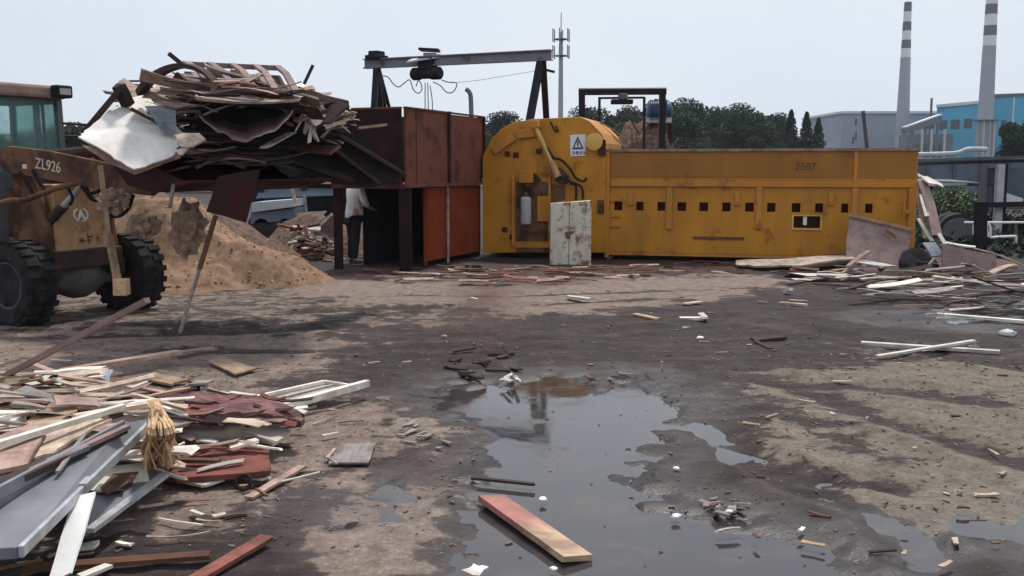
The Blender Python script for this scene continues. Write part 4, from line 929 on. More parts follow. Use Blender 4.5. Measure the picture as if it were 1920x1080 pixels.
for k in range(46):
    x0 = R.uniform(330, 520); y0 = R.choice([R.uniform(150,205), R.uniform(262,312)]); d_ = 10.0+R.uniform(-.1,.4); L_ = R.uniform(25,80); sl3 = R.gauss(0,.1)
    kd = R.choice(['pink','pale','dark','mauve','dark','brown','grey']) if y0 < 210 else R.choice(['dark','dark','brown','mauve'])  # lower laths picked dark as well, as shade under the load
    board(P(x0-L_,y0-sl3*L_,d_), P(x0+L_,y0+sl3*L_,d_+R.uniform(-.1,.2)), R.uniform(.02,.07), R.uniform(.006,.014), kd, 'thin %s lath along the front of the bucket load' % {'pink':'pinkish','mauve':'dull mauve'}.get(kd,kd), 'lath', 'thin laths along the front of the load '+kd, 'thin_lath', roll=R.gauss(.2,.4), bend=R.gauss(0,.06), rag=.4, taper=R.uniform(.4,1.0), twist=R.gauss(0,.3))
# pieces falling from the bucket
board(P(404,405,9.9), P(374,505,9.9), .085, .03, 'brown', 'long brown batten falling below the maroon panel', 'batten', name='falling_batten', rag=.03)
board(P(374,505,9.88), P(338,622,9.9), .055, .02, 'grey', 'grey lower length of the falling batten, nearly touching ground', 'batten', name='falling_batten', rag=.03)
fs = thing('falling_post', 'pale falling stick with a cream block at its lower end', 'stick', P(228,540,10.3))
m = MB(); m.bar(P(188,310,10.4), P(204,440,10.35), .045, .03); m.bar(P(204,440,10.35), P(221,530,10.3), .075, .04); m.build('stick', 'tan', fs)
m = MB(); m.obox(P(228,538,10.25), (.07,0,.0), (0,.06,0), (0,0,.085)); m.build('end_block', 'straw', fs, bevel=.01)
board(P(326,345,9.8), P(318,390,9.8), .03, .03, 'grey', 'thin pale lath hanging straight down beneath the bucket', 'lath', name='hanging_lath', rag=.1)
board(P(402,408,9.95), P(404,392,9.95), .04, .015, 'cream', 'tiny white splinter at the top of the falling batten', 'splinter', name='splinter', rag=.1)
for k, (x, y, rx, rz) in enumerate(((352,430,.17,.26), (268,425,.16,.12), (212,378,.15,.13))):
    c = P(x, y, 10.7); m = MB(); vs, fs = [], []; n1_, n2_ = 26, 16
    for i in range(n2_+1):
        th = math.pi*i/n2_
        for j in range(n1_):
            ph = 2*math.pi*j/n1_; v_ = V((math.sin(th)*math.cos(ph), math.sin(th)*math.sin(ph), math.cos(th))); r_ = 1+.55*mnoise.fractal(v_*2.2+V((k*7,0,0)), 1.0, 2.0, 4)
            vs.append(c+V((v_.x*rx, v_.y*rx*.6, v_.z*rz))*r_)
    for i in range(n2_):
        for j in range(n1_): fs.append((i*n1_+j, i*n1_+(j+1) % n1_, (i+1)*n1_+(j+1) % n1_, (i+1)*n1_+j))
    m.add(vs, fs); tag(m.build('falling_clod', 'clod'), ['brown clod of chips falling before the sawdust heap','small brown clod of chips falling beside the front wheel','brown clod of chips falling under the boom'][k], 'clod')
# ------------------------------------------------------------------ sawdust heap behind the loader
q = G(415, 545)
mound('sawdust_heap', q.x-1.12, q.y+1.45, 2.45, 1.9, 1.2, 'sawdust', 'tan heap of sawdust behind the loader front wheel', 'sawdust heap', 5.7, 1.0, 110, .09)
# clods and chunks on the sawdust heap
hs_ = bpy.data.objects['sawdust_heap']; hv = [hs_.location+v.co for v in hs_.data.vertices if v.co.z+hs_.location.z > .06 and v.co.y < .6]
m = MB()
for k in range(900):
    p = R.choice(hv); r_ = R.choice([.004,.005,.006,.007,.009,.012,.018]); q = Matrix.Rotation(R.uniform(0,3), 3, V((R.random(),R.random(),R.random())))
    m.obox(p+V((R.uniform(-.03,.03),R.uniform(-.03,.03),r_*.3)), q @ V((r_*R.uniform(1,2.5),0,0)), q @ V((0,r_,0)), q @ V((0,0,r_*.5)))
o = m.build('wood_chips', 'tan'); tag(o, kind='stuff')

# ------------------------------------------------------------------ worker behind the hopper post
pr = thing('person', 'worker in a loose white shirt and dark trousers standing behind the rusty hopper post', 'person', (0,0,0))
PB = G(664, 497); PB.z = hground(PB.x, PB.y); pr.location = PB; ORG[pr.name] = PB
fwd = V((.75, .66, 0)).normalized(); sid = V((-fwd.y, fwd.x, 0))
def b3(f, s, z): return (fwd*f+sid*s+UP*z)
def skin_obj(name, nodes, edges, mat, sub=2):
    me = bpy.data.meshes.new(name); me.from_pydata([n[0] for n in nodes], edges, []); me.materials.append(M[mat])
    o = bpy.data.objects.new(name, me); COL.objects.link(o); o.parent = pr; ORG[o.name] = PB
    sk = o.modifiers.new('skin', 'SKIN'); sk.use_smooth_shade = True
    for i, n in enumerate(nodes):
        sv = me.skin_vertices[0].data[i]; r = n[1]; sv.radius = r if isinstance(r, tuple) else (r, r); sv.use_root = i == 0
    o.modifiers.new('sub', 'SUBSURF').levels = sub; o.modifiers['sub'].render_levels = sub
    return o
nodes, edges = [], []
def nd(p, r, frm=None):
    nodes.append((p, r)); 
    if frm is not None: edges.append((frm, len(nodes)-1))
    return len(nodes)-1
pel = nd(b3(0,0,.92), (.13,.10)); waist = nd(b3(.02,0,1.08), (.12,.09), pel); chest = nd(b3(.06,0,1.28), (.14,.10), waist); nb = nd(b3(.07,0,1.42), (.07,.06), chest)
nk = nd(b3(.09,0,1.49), .05, nb); h1 = nd(b3(.12,0,1.56), (.072,.078), nk); h2 = nd(b3(.13,0,1.64), (.078,.088), h1); h3 = nd(b3(.12,0,1.71), (.06,.068), h2)
jaw = nd(b3(.19,0,1.555), (.035,.03), h1); nose = nd(b3(.215,0,1.615), .014, h2)
for s in (1,-1):
    e_ = nd(b3(.115,s*.09,1.62), (.014,.022), h2)
    sh = nd(b3(.06,s*.17,1.38), .06, chest); el = nd(b3(.10,s*.24,1.12), .042, sh); wr = nd(b3(.30,s*.12,1.02), .028, el); pm_ = nd(b3(.36,s*.09,1.0), (.036,.018), wr)
    for i, (do, le) in enumerate(((.03,.07),(.011,.08),(-.009,.075),(-.028,.058))):
        a = nd(b3(.40,s*.09+do,.995), .010, pm_); b_ = nd(b3(.40+le*.5,s*.09+do,.985), .009, a); nd(b3(.40+le*.75,s*.09+do*.8,.958), .008, b_)
    a = nd(b3(.355,s*.05,1.015), .011, pm_); nd(b3(.395,s*.04,1.005), .009, a)
    hp_ = nd(b3(0,s*.095,.86), .088, pel); kn = nd(b3(.03 if s > 0 else -.02,s*.11,.48), .058, hp_); an = nd(b3(.0 if s > 0 else -.07,s*.12,.09), .037, kn); ft = nd(b3(.13 if s > 0 else .06,s*.14,.04), (.042,.03), an)
skin_obj('person_body', nodes, edges, 'skin')
nodes, edges = [], []
a0_ = nd(b3(.0,0,.80), (.165,.135)); a = nd(b3(.0,0,.90), (.17,.14), a0_); b_ = nd(b3(.02,0,1.08), (.155,.12), a); c = nd(b3(.06,0,1.28), (.17,.125), b_); nd(b3(.07,0,1.41), (.09,.075), c)
for s in (1,-1):
    sh = nd(b3(.06,s*.18,1.37), .078, c); el = nd(b3(.09,s*.245,1.14), .066, sh); nd(b3(.19,s*.19,1.07), .055, el)
skin_obj('shirt', nodes, edges, 'shirt')
nodes, edges = [], []
a = nd(b3(0,0,.90), (.15,.12))
for s in (1,-1):
    hp_ = nd(b3(0,s*.095,.82), .108, a); kn = nd(b3(.03 if s > 0 else -.02,s*.11,.48), .08, hp_); nd(b3(.0 if s > 0 else -.07,s*.12,.09), .062, kn)
skin_obj('trousers', nodes, edges, 'trousers')
nodes, edges = [], []
a = nd(b3(.105,0,1.69), (.085,.09)); b_ = nd(b3(.085,0,1.64), (.083,.075), a); nd(b3(.075,0,1.57), (.06,.04), b_)
skin_obj('hair', nodes, edges, 'hair')
for s, f in ((1,.0),(-1,-.07)):
    nodes, edges = [], []
    a = nd(b3(f-.03,s*.12,.055), (.048,.05)); b_ = nd(b3(f+.07,s*.13,.045), (.048,.038), a); nd(b3(f+.17,s*.145,.035), (.042,.028), b_)
    skin_obj('shoe', nodes, edges, 'shoe')
for s in (1,-1):
    m = MB(); m.lathe(PB+b3(.197,s*.03,1.635), fwd, [(.004,-.004),(.011,0),(.004,.006)], 8); m.build('eye', 'hair', pr)
m = MB(); m.obox(PB+b3(.222,0,1.565), sid*.022, UP*.004, fwd*.005); m.build('mouth', 'rust', pr)

# ------------------------------------------------------------------ trees beyond the yard
def crown_mesh(name, seed, kind):
    r = random.Random(seed); vs, fs = [], []
    def leaf(p, s):
        a = V((r.gauss(0,1), r.gauss(0,1), r.gauss(0,1))).normalized(); b = a.orthogonal().normalized(); q = Matrix.Rotation(r.uniform(0,6.28), 3, a); b = q @ b; c = a.cross(b)
        k = len(vs); vs.extend([p+b*s, p+c*s*.6, p-b*s, p-c*s*.6]); fs.append((k,k+1,k+2,k+3))
    if kind == 'broad':
        blobs = []
        for i in range(17):
            th = r.uniform(0, 6.28); rr = r.uniform(.1, .36); z = r.uniform(.35, .93); rr *= math.sin(min(1, (1.08-z)*1.9)*1.45)
            blobs.append((V((math.cos(th)*rr, math.sin(th)*rr, z)), r.uniform(.09, .19)))
        for c, br in blobs:
            for k in range(int(5200*br)):
                d = V((r.gauss(0,1), r.gauss(0,1), r.gauss(0,1))).normalized()*br*(r.random()**.45); d.z *= .8; leaf(c+d, r.uniform(.010, .021))
    else:
        for k in range(5200):
            z = r.random()**.9; w = .2*(1-z)**.75*(.72+.4*abs(math.sin(z*24+r.random()*.5)))+.012; th = r.uniform(0, 6.28); rr = w*math.sqrt(r.random()); leaf(V((math.cos(th)*rr, math.sin(th)*rr, .08+.92*z)), r.uniform(.008, .016))
    me = bpy.data.meshes.new(name); me.from_pydata(vs, [], fs); return me
CR = {('broad',i): crown_mesh('crown', 100+i, 'broad') for i in range(4)}; CR[('cone',0)] = crown_mesh('crown', 200, 'cone')
for (k, i), me in CR.items(): me.materials.append(M['leaf' if k == 'broad' else 'leafdark'])
def trunk_mesh():
    m = MB(); m.tube([V((0,0,0)), V((.005,.004,.2)), V((-.004,.006,.45)), V((.006,0,.75))], [.028,.022,.016,.006], 8)
    for k in range(7):
        a = k*2.4; z = .25+.06*k; m.tube([V((0,0,z)), V((math.cos(a)*.1,math.sin(a)*.1,z+.1)), V((math.cos(a)*.2,math.sin(a)*.2,z+.24))], [.010,.007,.003], 5)
    me = bpy.data.meshes.new('trunk'); me.from_pydata(m.v, [], m.f); me.materials.append(M['bark']); return me
TM = trunk_mesh()
def tree(x, ytop, d, kind, var, label, group=None, width=1.0, rot=0.0):
    p = P(x, ytop, d); h = p.z; t = thing('pine_tree' if kind == 'cone' else 'tree', label, 'tree', (p.x, p.y, 0), group)
    c = bpy.data.objects.new('crown', CR[(kind, var)]); COL.objects.link(c); c.parent = t; c.scale = (h*width, h*width, h); c.rotation_euler = (0, 0, rot)
    b = bpy.data.objects.new('trunk', TM); COL.objects.link(b); b.parent = t; b.scale = (h*.8, h*.8, h*.85)
TR = [(915,222),(948,214),(982,226),(1035,232),(1068,226),(1105,205),(1138,208),(1170,206),(1205,196),(1240,192),(1268,184),(1296,192),(1322,208),(1350,206),(1376,200),(1402,203),(1430,206),(1455,218),(1474,232),(1390,225),(1340,228),(1280,215),(1445,240)]
for k, (x, y) in enumerate(TR):
    tree(x, y, 105+R.uniform(0,30)-(18 if k > 18 else 0), 'broad', k % 4, 'rounded dark green tree in the belt beyond the yellow machine', 'trees in the belt beyond the machine', R.uniform(.95,1.25), R.uniform(0,6))
for x, y, lb in ((1484,206,'conical dark tree at the belt end, widest of three'), (1513,210,'conical dark tree at the belt end, middle of three'), (1535,221,'conical dark tree at the belt end, closest to the grey factory')):
    tree(x, y, 110, 'cone', 0, lb, None, .95, R.uniform(0,6))
for k, (x, y, d) in enumerate(((125,236,60),(150,246,62),(60,250,66),(-20,240,64),(-90,236,64),(200,252,70),(270,258,72),(330,252,75),(400,256,72),(470,250,74),(540,252,76),(600,258,76),(660,256,78),(720,250,80),(780,252,80),(840,250,82),(890,246,90))):
    tree(x, y, d, 'broad', (k+1) % 4, 'low dark tree in the row behind the loader and hopper', 'low trees behind the loader', 1.6, R.uniform(0,6))
tree(1916, 205, 75, 'broad', 2, 'dark bushy tree cut by the right edge before the blue factory', None, .8, 1.0)

# ------------------------------------------------------------------ factory and chimneys
def fbox(x0, x1, ytop, d0, d1, depth):
    a, b = P(x0, ytop, d0), P(x1, ytop, d1); n = (b-a); n.z = 0; n = V((-n.y, n.x, 0)).normalized(); return a, b, n*depth
def facade(a, b, z0, z1, u0, u1): 
    p, q = a.lerp(b, u0), a.lerp(b, u1); return V((p.x,p.y,z0)), V((q.x,q.y,z0)), V((q.x,q.y,z1)), V((p.x,p.y,z1))
gb = thing('factory_building', 'grey clad factory hall with a faint small window row behind the left chimney', 'factory', P(1670,300,300))
a, b, n = fbox(1580, 1762, 213, 300, 300, 40); a.z = b.z = (a.z+b.z)/2; z1 = a.z
q = facade(a, b, 0, z1, 0, 1); m = MB(); m.prism(q, n); m.build('wall', 'fgrey', gb)
q = facade(a-V((.6,.6,0)), b+V((.6,-.6,0)), z1, z1+.7, 0, 1); m = MB(); m.prism(q, n*1.02); m.build('roof', 'froof', gb)
for u, z in ((.14,.86),(.145,.62),(.12,.55)):
    q = facade(a-V((0,.08,0)), b-V((0,.08,0)), z1*z-1, z1*z+1, u-.01, u+.01); m = MB(); m.prism(q, n*.001); m.build('window', 'fdark', gb)
for k in range(7):
    q = facade(a-V((0,.08,0)), b-V((0,.08,0)), z1*.75, z1*.83, .62+k*.05, .645+k*.05); m = MB(); m.prism(q, n*.001); m.build('window', 'fdark', gb)
bb = thing('factory_building', 'bright blue factory hall with a pale roof edge behind the right chimney', 'factory', P(1850,300,280))
a, b, n = fbox(1757, 1862, 199, 285, 272, 40); z1 = P(1757,202,285).z; z2 = P(1862,192,272).z
m = MB(); m.prism([V((a.x,a.y,0)), V((b.x,b.y,0)), V((b.x,b.y,z2)), V((a.x,a.y,z1))], n); m.build('wall', 'fblue', bb)
m = MB(); m.prism([V((a.x-.5,a.y-.6,z1)), V((b.x,b.y-.6,z2)), V((b.x,b.y-.6,z2+.8)), V((a.x-.5,a.y-.6,z1+.8))], n*1.02); m.build('roof', 'froof', bb)
for u0, u1, f0, f1 in ((.06,.2,.66,.8),(.27,.43,.66,.8),(.51,.65,.66,.8),(.15,.2,.45,.53),(.85,.9,.66,.8)):
    zt = z1+(z2-z1)*u0; q = facade(a-V((.05,.1,0)), b-V((.05,.1,0)), zt*f0, zt*f1, u0, u1); m = MB(); m.prism(q, n*.001); m.build('window', 'fdark', bb)
a, b, n = fbox(1862, 1990, 184, 271, 262, 40); z1 = a.z+.3
q = facade(a, b, 0, z1, 0, 1); m = MB(); m.prism(q, n); m.build('taller_wall', 'fblue', bb)
q = facade(a-V((.4,.5,0)), b, z1, z1+.7, 0, 1); m = MB(); m.prism(q, n*1.02); m.build('roof', 'dimgrey', bb)
q = facade(a-V((0,.1,0)), b-V((0,.1,0)), z1*.60, z1*.7, .14, .22); m = MB(); m.prism(q, n*.001); m.build('window', 'fdark', bb)
q = facade(a-V((0,.12,0)), b-V((0,.12,0)), 0, z1*.99, .30, .325); m = MB(); m.prism(q, n*.01); m.build('corner_trim', 'froof', bb)
def chimney(x0, y0, w0, x1, y1, w1, d, bands, label):
    base, top = P(x0, y0, d), P(x1, y1, d); base.z = 0; mpp = d/F; top = V((base.x+(top.x-P(x0,y0,d).x)*.4, base.y, top.z)); r0, r1 = w0*mpp/2, w1*mpp/2
    c = thing('chimney', label, 'chimney', base); zr = lambda z: r0+(r1-r0)*z/top.z; zb = P(x0, bands[0], d).z
    m = MB(); m.lathe(base, UP, [(zr(0),0),(zr(zb*.5),zb*.5),(zr(zb),zb)], 28); m.build('shaft', 'concrete', c, smooth=True)
    for k, (ya, yb) in enumerate(zip(bands[:-1], bands[1:])):
        za, zz = P(x0, ya, d).z, P(x0, yb, d).z; m = MB(); m.lathe(base, UP, [(zr(za),za+.01),(zr(zz),zz)], 28); m.build('white_band' if k % 2 == 0 else 'grey_band', 'cwhite' if k % 2 == 0 else 'cgrey', c, smooth=True)
    return c, base, zr
chimney(1690, 285, 28, 1697, 5, 13, 290, [108,91,75,58,41,22,4], 'grey chimney with white bands, thinner one before the grey factory hall')
c2, cb2, zr2 = chimney(1844, 290, 31, 1852, -80, 18, 265, [86,67,48,27,8,-12,-30,-50,-70], 'grey chimney with white bands, thicker one before the blue factory hall')
zc = P(1844, 226, 265).z; m = MB(); m.lathe(cb2, UP, [(zr2(zc)+.1,zc-.15),(zr2(zc)+1.2,zc-.1),(zr2(zc)+1.2,zc+.15),(zr2(zc)+.1,zc+.2)], 24); m.build('walkway', 'dimgrey', c2)
for k in range(5):
    a_ = -.3-k*.6; p = cb2+V((math.cos(a_)*(zr2(zc)+.5), math.sin(a_)*(zr2(zc)+.5), 0)); m = MB(); m.bar(p, p+UP*zc, .35, .35); m.build('pipe', 'palegrey' if k % 2 else 'concrete', c2)
cv_ = thing('conveyor_gallery', 'sloping grey conveyor gallery between the chimneys', 'conveyor', P(1730,290,275))
a, b = P(1694,246,275), P(1762,222,275)
m = MB(); m.bar(a, b, 3, 1.6); m.build('gallery', 'slate', cv_)
m = MB(); m.bar(a+UP*1.0, b+UP*1.0, 3.3, .35); m.build('gallery_roof', 'froof', cv_)
for u in (.25,.6,.95):
    p = a.lerp(b,u)-UP*.9; m = MB(); m.bar(V((p.x,p.y,0)), p, .5, .5); m.build('trestle', 'slate', cv_)
sh_ = thing('plant_shed', 'low grey plant shed with white pipes under the conveyor gallery', 'shed', P(1760,300,255))
a, b, n = fbox(1700, 1788, 252, 258, 256, 10); q = facade(a, b, 0, a.z, 0, 1); m = MB(); m.prism(q, n); m.build('wall', 'slate', sh_)
for u in (.2,.38,.55,.68): q = facade(a-V((0,.1,0)), b-V((0,.1,0)), a.z*.35, a.z*.75, u, u+.06); m = MB(); m.prism(q, n*.002); m.build('doorway', 'fdark', sh_)
for u in (.3,.5,.78):
    p = a.lerp(b,u)-V((0,1,0)); m = MB(); m.bar(V((p.x,p.y,0)), V((p.x,p.y,a.z+1.2)), .5, .5); m.build('pipe', 'palegrey', sh_)
m = MB(); a, b = P(1618,208,200), P(1634,270,200); b.z = 0; m.bar(b, a, .55, .55); tag(m.build('leaning_pole', 'black'), 'black leaning pole in front of the grey factory hall', 'pole')
m = MB(); a = P(1747,184,290); m.bar(V((a.x,a.y,0)), a, .5, .5); tag(m.build('thin_mast', 'dimgrey'), 'thin mast between the grey and blue factory halls', 'mast')
m = MB(); pts = pxc([(1722,290),(1760,289),(1795,287),(1815,280),(1850,280)], 120); m.tube(pts, .28, 8); 
for p in (pts[0], pts[len(pts)//2], pts[-1]): m.bar(V((p.x,p.y,0)), p, .2, .2)
tag(m.build('overhead_pipe', 'palegrey', smooth=True), 'pale overhead pipe running behind the trough end', 'pipe')

# ------------------------------------------------------------------ telecom mast
tm = thing('telecom_mast', 'slim grey telecom mast with two rings of antennas', 'telecom mast', P(1052,300,150))
p = P(1052,60,150); base = V((p.x,p.y,0)); zt = p.z
m = MB(); m.lathe(base, UP, [(.42,0),(.36,zt*.6),(.26,zt)], 12); m.build('pole', 'concrete', tm, smooth=True)
m = MB(); m.bar(V((p.x,p.y,zt)), V((p.x,p.y,P(1052,24,150).z)), .12, .12); m.build('lightning_rod', 'dimgrey', tm)
for yy in (74, 105):
    z = P(1052,yy,150).z
    m = MB(); m.lathe(V((p.x,p.y,z)), UP, [(.25,-.1),(.95,-.05),(.95,.08),(.25,.1)], 16); pf_ = m.build('platform', 'dimgrey', tm)
    for k in range(6):
        a_ = k*math.pi/3+.3; q = V((p.x+1.25*math.cos(a_), p.y+1.25*math.sin(a_), z))
        m = MB(); m.bar(q+UP*-.35, q+UP*1.5, .16, .22); m.bar(V((p.x,p.y,z)), q, .07, .07); m.build('antenna', 'gantry', pf_)

# ------------------------------------------------------------------ clutter at the right, behind the machine
d = 30
wl_ = thing('bank_wall', 'low blue grey sheet wall running behind the machine at the right', 'wall', P(1830,330,45))
m = MB(); a, b = P(1690,300,46), P(2100,297,44); m.prism([V((a.x,a.y,0)), V((b.x,b.y,0)), b, a], (0,.1,0)); m.build('sheeting', 'slate', wl_)
for k in range(9):
    m = MB(); p = a.lerp(b, k/8)-V((0,.06,0)); m.bar(V((p.x,p.y,0)), p, .12, .1); m.build('wall_post', 'dimgrey', wl_)
m = MB(); m.bar(a+UP*.05-V((0,.1,0)), b+UP*.05-V((0,.1,0)), .15, .08); m.build('wall_cap', 'palegrey', wl_)
sd_ = thing('open_shed', 'dark open sided shed on posts at the right edge', 'shed', P(1880,400,26))
d = 26
m = MB(); a, b = P(1822,306,d), P(2040,300,d-1); m.prism([a, b, b+V((0,4,-.05)), a+V((0,4,-.05))], (0,0,.06)); m.build('roof', 'black', sd_)
m = MB(); a, b = P(1818,300,d), P(2040,294,d-1); m.prism([a, b, b+V((0,4,-.02)), a+V((0,4,-.02))], (0,0,.07)); m.build('roof_sheet', 'dimgrey', sd_)
for x, w, mt in ((1845,.14,'dimgrey'),(1876,.17,'palegrey'),(1884,.12,'black'),(1960,.16,'dimgrey')):
    a = P(x,308,d-.2); m = MB(); m.bar(V((a.x,a.y,0)), a, w, w); m.build('post', mt, sd_)
m = MB(); a, b = P(1850,315,d+3), P(2040,315,d+3); m.prism([V((a.x,a.y,.6)), V((b.x,b.y,.6)), b, a], (0,.1,0)); m.build('back_wall', 'slate', sd_)
m = MB(); a, b = P(1850,384,d-.3), P(2040,380,d-.8); m.bar(a, b, .3, .12); m.build('bench_rail', 'black', sd_)
m = MB(); m.prism([P(1888,362,d-.1), P(1918,372,d-.1), P(1918,380,d-.1), P(1886,378,d-.1)], (0,.02,0)); m.build('torn_sheet', 'whiteplain', sd_)
lr = thing('low_canopy', 'low dark canopy with a white front edge behind the trough end', 'canopy', P(1800,400,28))
m = MB(); a, b = P(1738,347,28), P(1872,350,28); m.prism([a, b, b+V((0,3,.1)), a+V((0,3,.1))], (0,0,.06)); m.build('canopy_sheet', 'dimgrey', lr)
m = MB(); m.bar(P(1738,346,27.95), P(1812,345,27.95), .08, .07); m.build('edge_strip', 'whiteplain', lr)
for x in (1742, 1868): a = P(x,350,28.1); m = MB(); m.bar(V((a.x,a.y,0)), a, .12, .12); m.build('post', 'black', lr)
for k, (x, y, d, mt, lb) in enumerate(((1728,335,24,'palegrey','white scrap sheet end above the canopy'),(1745,340,24.2,'white','white board end above the canopy'))):
    board(P(x-6,y-6,d), P(x+22,y+8,d), .25, .02, mt, lb, 'scrap', name='scrap_sheet', roll=.4, rag=.1)
def shrub(x, ybase, d, h, w, label, seed):
    p = P(x, ybase, d); r = random.Random(seed); m = MB()
    t = thing('shrub', label, 'shrub', (p.x,p.y,0))
    for k in range(900):
        th = r.uniform(0,6.28); rr = math.sqrt(r.random())*w; z = h*r.random()*(1-.5*(rr/w)**2); c = V((p.x+math.cos(th)*rr, p.y+math.sin(th)*rr, z+.05)); a_ = V((r.gauss(0,1),r.gauss(0,1),r.gauss(0,1))).normalized(); b_ = a_.orthogonal().normalized()*.06; c2_ = a_.cross(b_)*.6
        m.add([c+b_, c+c2_, c-b_, c-c2_], [(0,1,2,3)])
    m.build('foliage', 'leafgreen', t); m = MB()
    for k in range(5): m.tube([V((p.x,p.y,0)), V((p.x+r.uniform(-.4,.4)*w, p.y+r.uniform(-.4,.4)*w, h*.8))], .02, 5)
    m.build('stem', 'bark', t)
for k, (x, d, h, w) in enumerate(((1755,34,1.1,.7),(1785,33,1.3,.8),(1815,33.5,1.0,.7),(1770,36,1.4,.8),(1840,35,.9,.6))):
    shrub(x, 440, d, h, w, ['green shrub under the low canopy, next to the trough end','taller green shrub under the low canopy middle','green shrub left of the dark green post','taller green shrub at the back under the canopy','small green shrub behind the dark green post'][k], 50+k)
tk = thing('oil_drum', 'large dark round drum lying on its side beside the trough end', 'drum', G(1785,475))
c = P(1790, 436, 23.5); m = MB(); m.lathe(c-V((0,.2,0)), V((.25,1,0)), [(.40,0),(.44,.02),(.44,.5),(.46,.52),(.44,.54),(.44,1.1),(.40,1.12)], 28); m.build('drum_body', 'black', tk, smooth=True)
m = MB(); m.lathe(c-V((0,.21,0)), V((.25,1,0)), [(.36,-.005),(.36,.01)], 24); m.build('drum_lid', 'dimgrey', tk, smooth=True)
m = MB(); p = G(1838, 478); a = P(1839, 378, p.y); m.bar(p-UP*.05, a, .2, .2); tag(m.build('timber_post', 'trousers', bevel=.01), 'thick dark timber post standing right of the drum', 'post')
rl_ = thing('pipe_railing', 'white tube railing with hooked ends around the dark post', 'railing', P(1880,450,22))
d = 22
m = MB(); m.tube(pxc([(1808,417),(1860,417),(1960,417)], d), .025, 6); m.build('rail', 'whiteplain', rl_)
for pix in ([(1852,444),(1850,425),(1854,420),(1857,428),(1857,446)], [(1826,440),(1826,424),(1830,420),(1833,428)], [(1857,445),(1900,443),(1905,446),(1904,456)]):
    m = MB(); m.tube(pxc(pix, d), .03, 6); m.build('hooked_tube', 'whiteplain', rl_)
for x in (1812, 1906, 1950):
    a = P(x,417,d+.05); m = MB(); m.bar(V((a.x,a.y,0)), a, .05, .05); m.build('railing_post', 'dimgrey', rl_)
# left background seen under the bucket: shed roof and parked truck shape, heap of red rubble
q0 = 26
gs = thing('grey_lean_to', 'grey lean-to roof on posts seen under the raised bucket', 'lean-to', P(560,400,q0))
m = MB(); a, b = P(485,330,q0), P(632,334,q0); m.prism([a, b, b+V((.1,3,.5)), a+V((-.1,3,.5))], (0,0,.09)); m.build('roof', 'palegrey', gs)
m = MB(); m.prism([P(490,350,q0+.2), P(640,354,q0+.2), P(640,366,q0-.1), P(480,372,q0-.1)], (0,.05,0)); m.build('canvas_side', 'slate', gs)
for x in (490, 570, 636): a = P(x,336,q0+.1); m = MB(); m.bar(V((a.x,a.y,0)), a, .12, .12); m.build('post', 'black', gs)
m = MB(); a, b = P(470,345,q0+3), P(650,345,q0+3); m.prism([V((a.x,a.y,0)), V((b.x,b.y,0)), b, a], (0,.1,0)); m.build('back_wall', 'black', gs)
tr_ = thing('flatbed_cart', 'grey cart with a pale side board parked under the lean-to roof', 'cart', P(520,400,24.5))
dd = 24.5
m = MB(); m.prism([P(472,380,dd), P(548,374,dd), P(548,388,dd), P(472,398,dd)], (0,1.4,0)); m.build('side_board', 'palegrey', tr_)
m = MB(); m.prism([P(470,400,dd+.1), P(552,390,dd+.1), P(552,412,dd+.1), P(470,420,dd+.1)], (0,1.2,0)); m.build('cart_body', 'slate', tr_)
for x in (490, 535):
    c = P(x, 425, dd+.1); c.z = .36; m = MB(); m.lathe(c, (0,1,0), [(.2,0),(.34,.02),(.36,.1),(.34,.2),(.2,.22)], 20); m.build('wheel', 'rubber', tr_, smooth=True)
board(P(541,322,17.0), P(554,382,17.0), .05, .03, 'pale', 'thin pale lath leaning before the grey lean-to', 'lath', name='leaning_lath')
board(P(570,365,24), P(577,420,24), .06, .04, 'grey', 'grey lath standing behind the pale one', 'lath', name='leaning_lath')
plate([P(582,432,21), P(622,398,21), P(640,402,21), P(640,440,21)], .03, 'mauve', 'grey pink board leaning against the junk heap', 'board', name='leaning_board', rag=.03, sub=2)
board(P(585,436,20.9), P(622,402,20.9), .07, .04, 'white', 'white batten along the edge of the leaning pink board', 'batten', name='white_batten')
plate([P(556,400,22), P(612,396,22), P(585,432,21.7), P(556,432,21.7)], .03, 'grey', 'dull grey sheet behind the white batten', 'sheet', name='leaning_sheet', rag=.02, sub=2)
for k in range(90):
    x = R.uniform(545, 640); y = 425+(x-545)*.35+R.uniform(0, 38); a = P(x, y, 20.6-(y-425)*.02+R.uniform(-.3,.3)); kind = R.choice(['red','pink','pale','maroon','white','brown','dark'])
    b_ = a+V((R.gauss(0,.22), R.gauss(0,.15), R.gauss(0,.08)))
    board(a, b_, R.uniform(.04,.12), R.uniform(.02,.05), kind, 'small %s scrap in the junk slope behind the sawdust heap' % kind, 'scrap', 'scraps on the junk slope '+kind, 'scrap_piece', roll=R.uniform(-1,1), rag=.4)
q = P(590, 480, 20.9); mound('rubble_heap', q.x, q.y+.6, 1.7, 1.1, .75, 'chipheap', 'dark rubble heap under the scraps beside the hopper post', 'rubble', 9.3, .9, 40, .1)
q = P(230, 480, 17.5); mound('earth_heap', q.x, q.y+1.5, 3.0, 2.0, 1.25, 'chipheap', 'brown earth heap behind the loader axle', 'earth heap', 12.1, .9, 50, .12)

# ------------------------------------------------------------------ left foreground heap of scrap boards
def bg_(x0, y0, z0, x1, y1, z1, w, t, mat, label, **k):
    return board(G(x0,y0,z0), G(x1,y1,z1), w, t, mat, label, **k)
def pg_(pts, t, mat, label, **k):
    return plate([G(*p) for p in pts], t, mat, label, **k)
q = G(60,800); mound('rubbish_mound', q.x-.7, q.y-.1, 2.0, 1.7, .26, 'chipheap', 'low mound of crushed scrap under the left foreground boards', 'rubbish heap', 31.7, .8, 60, .2)
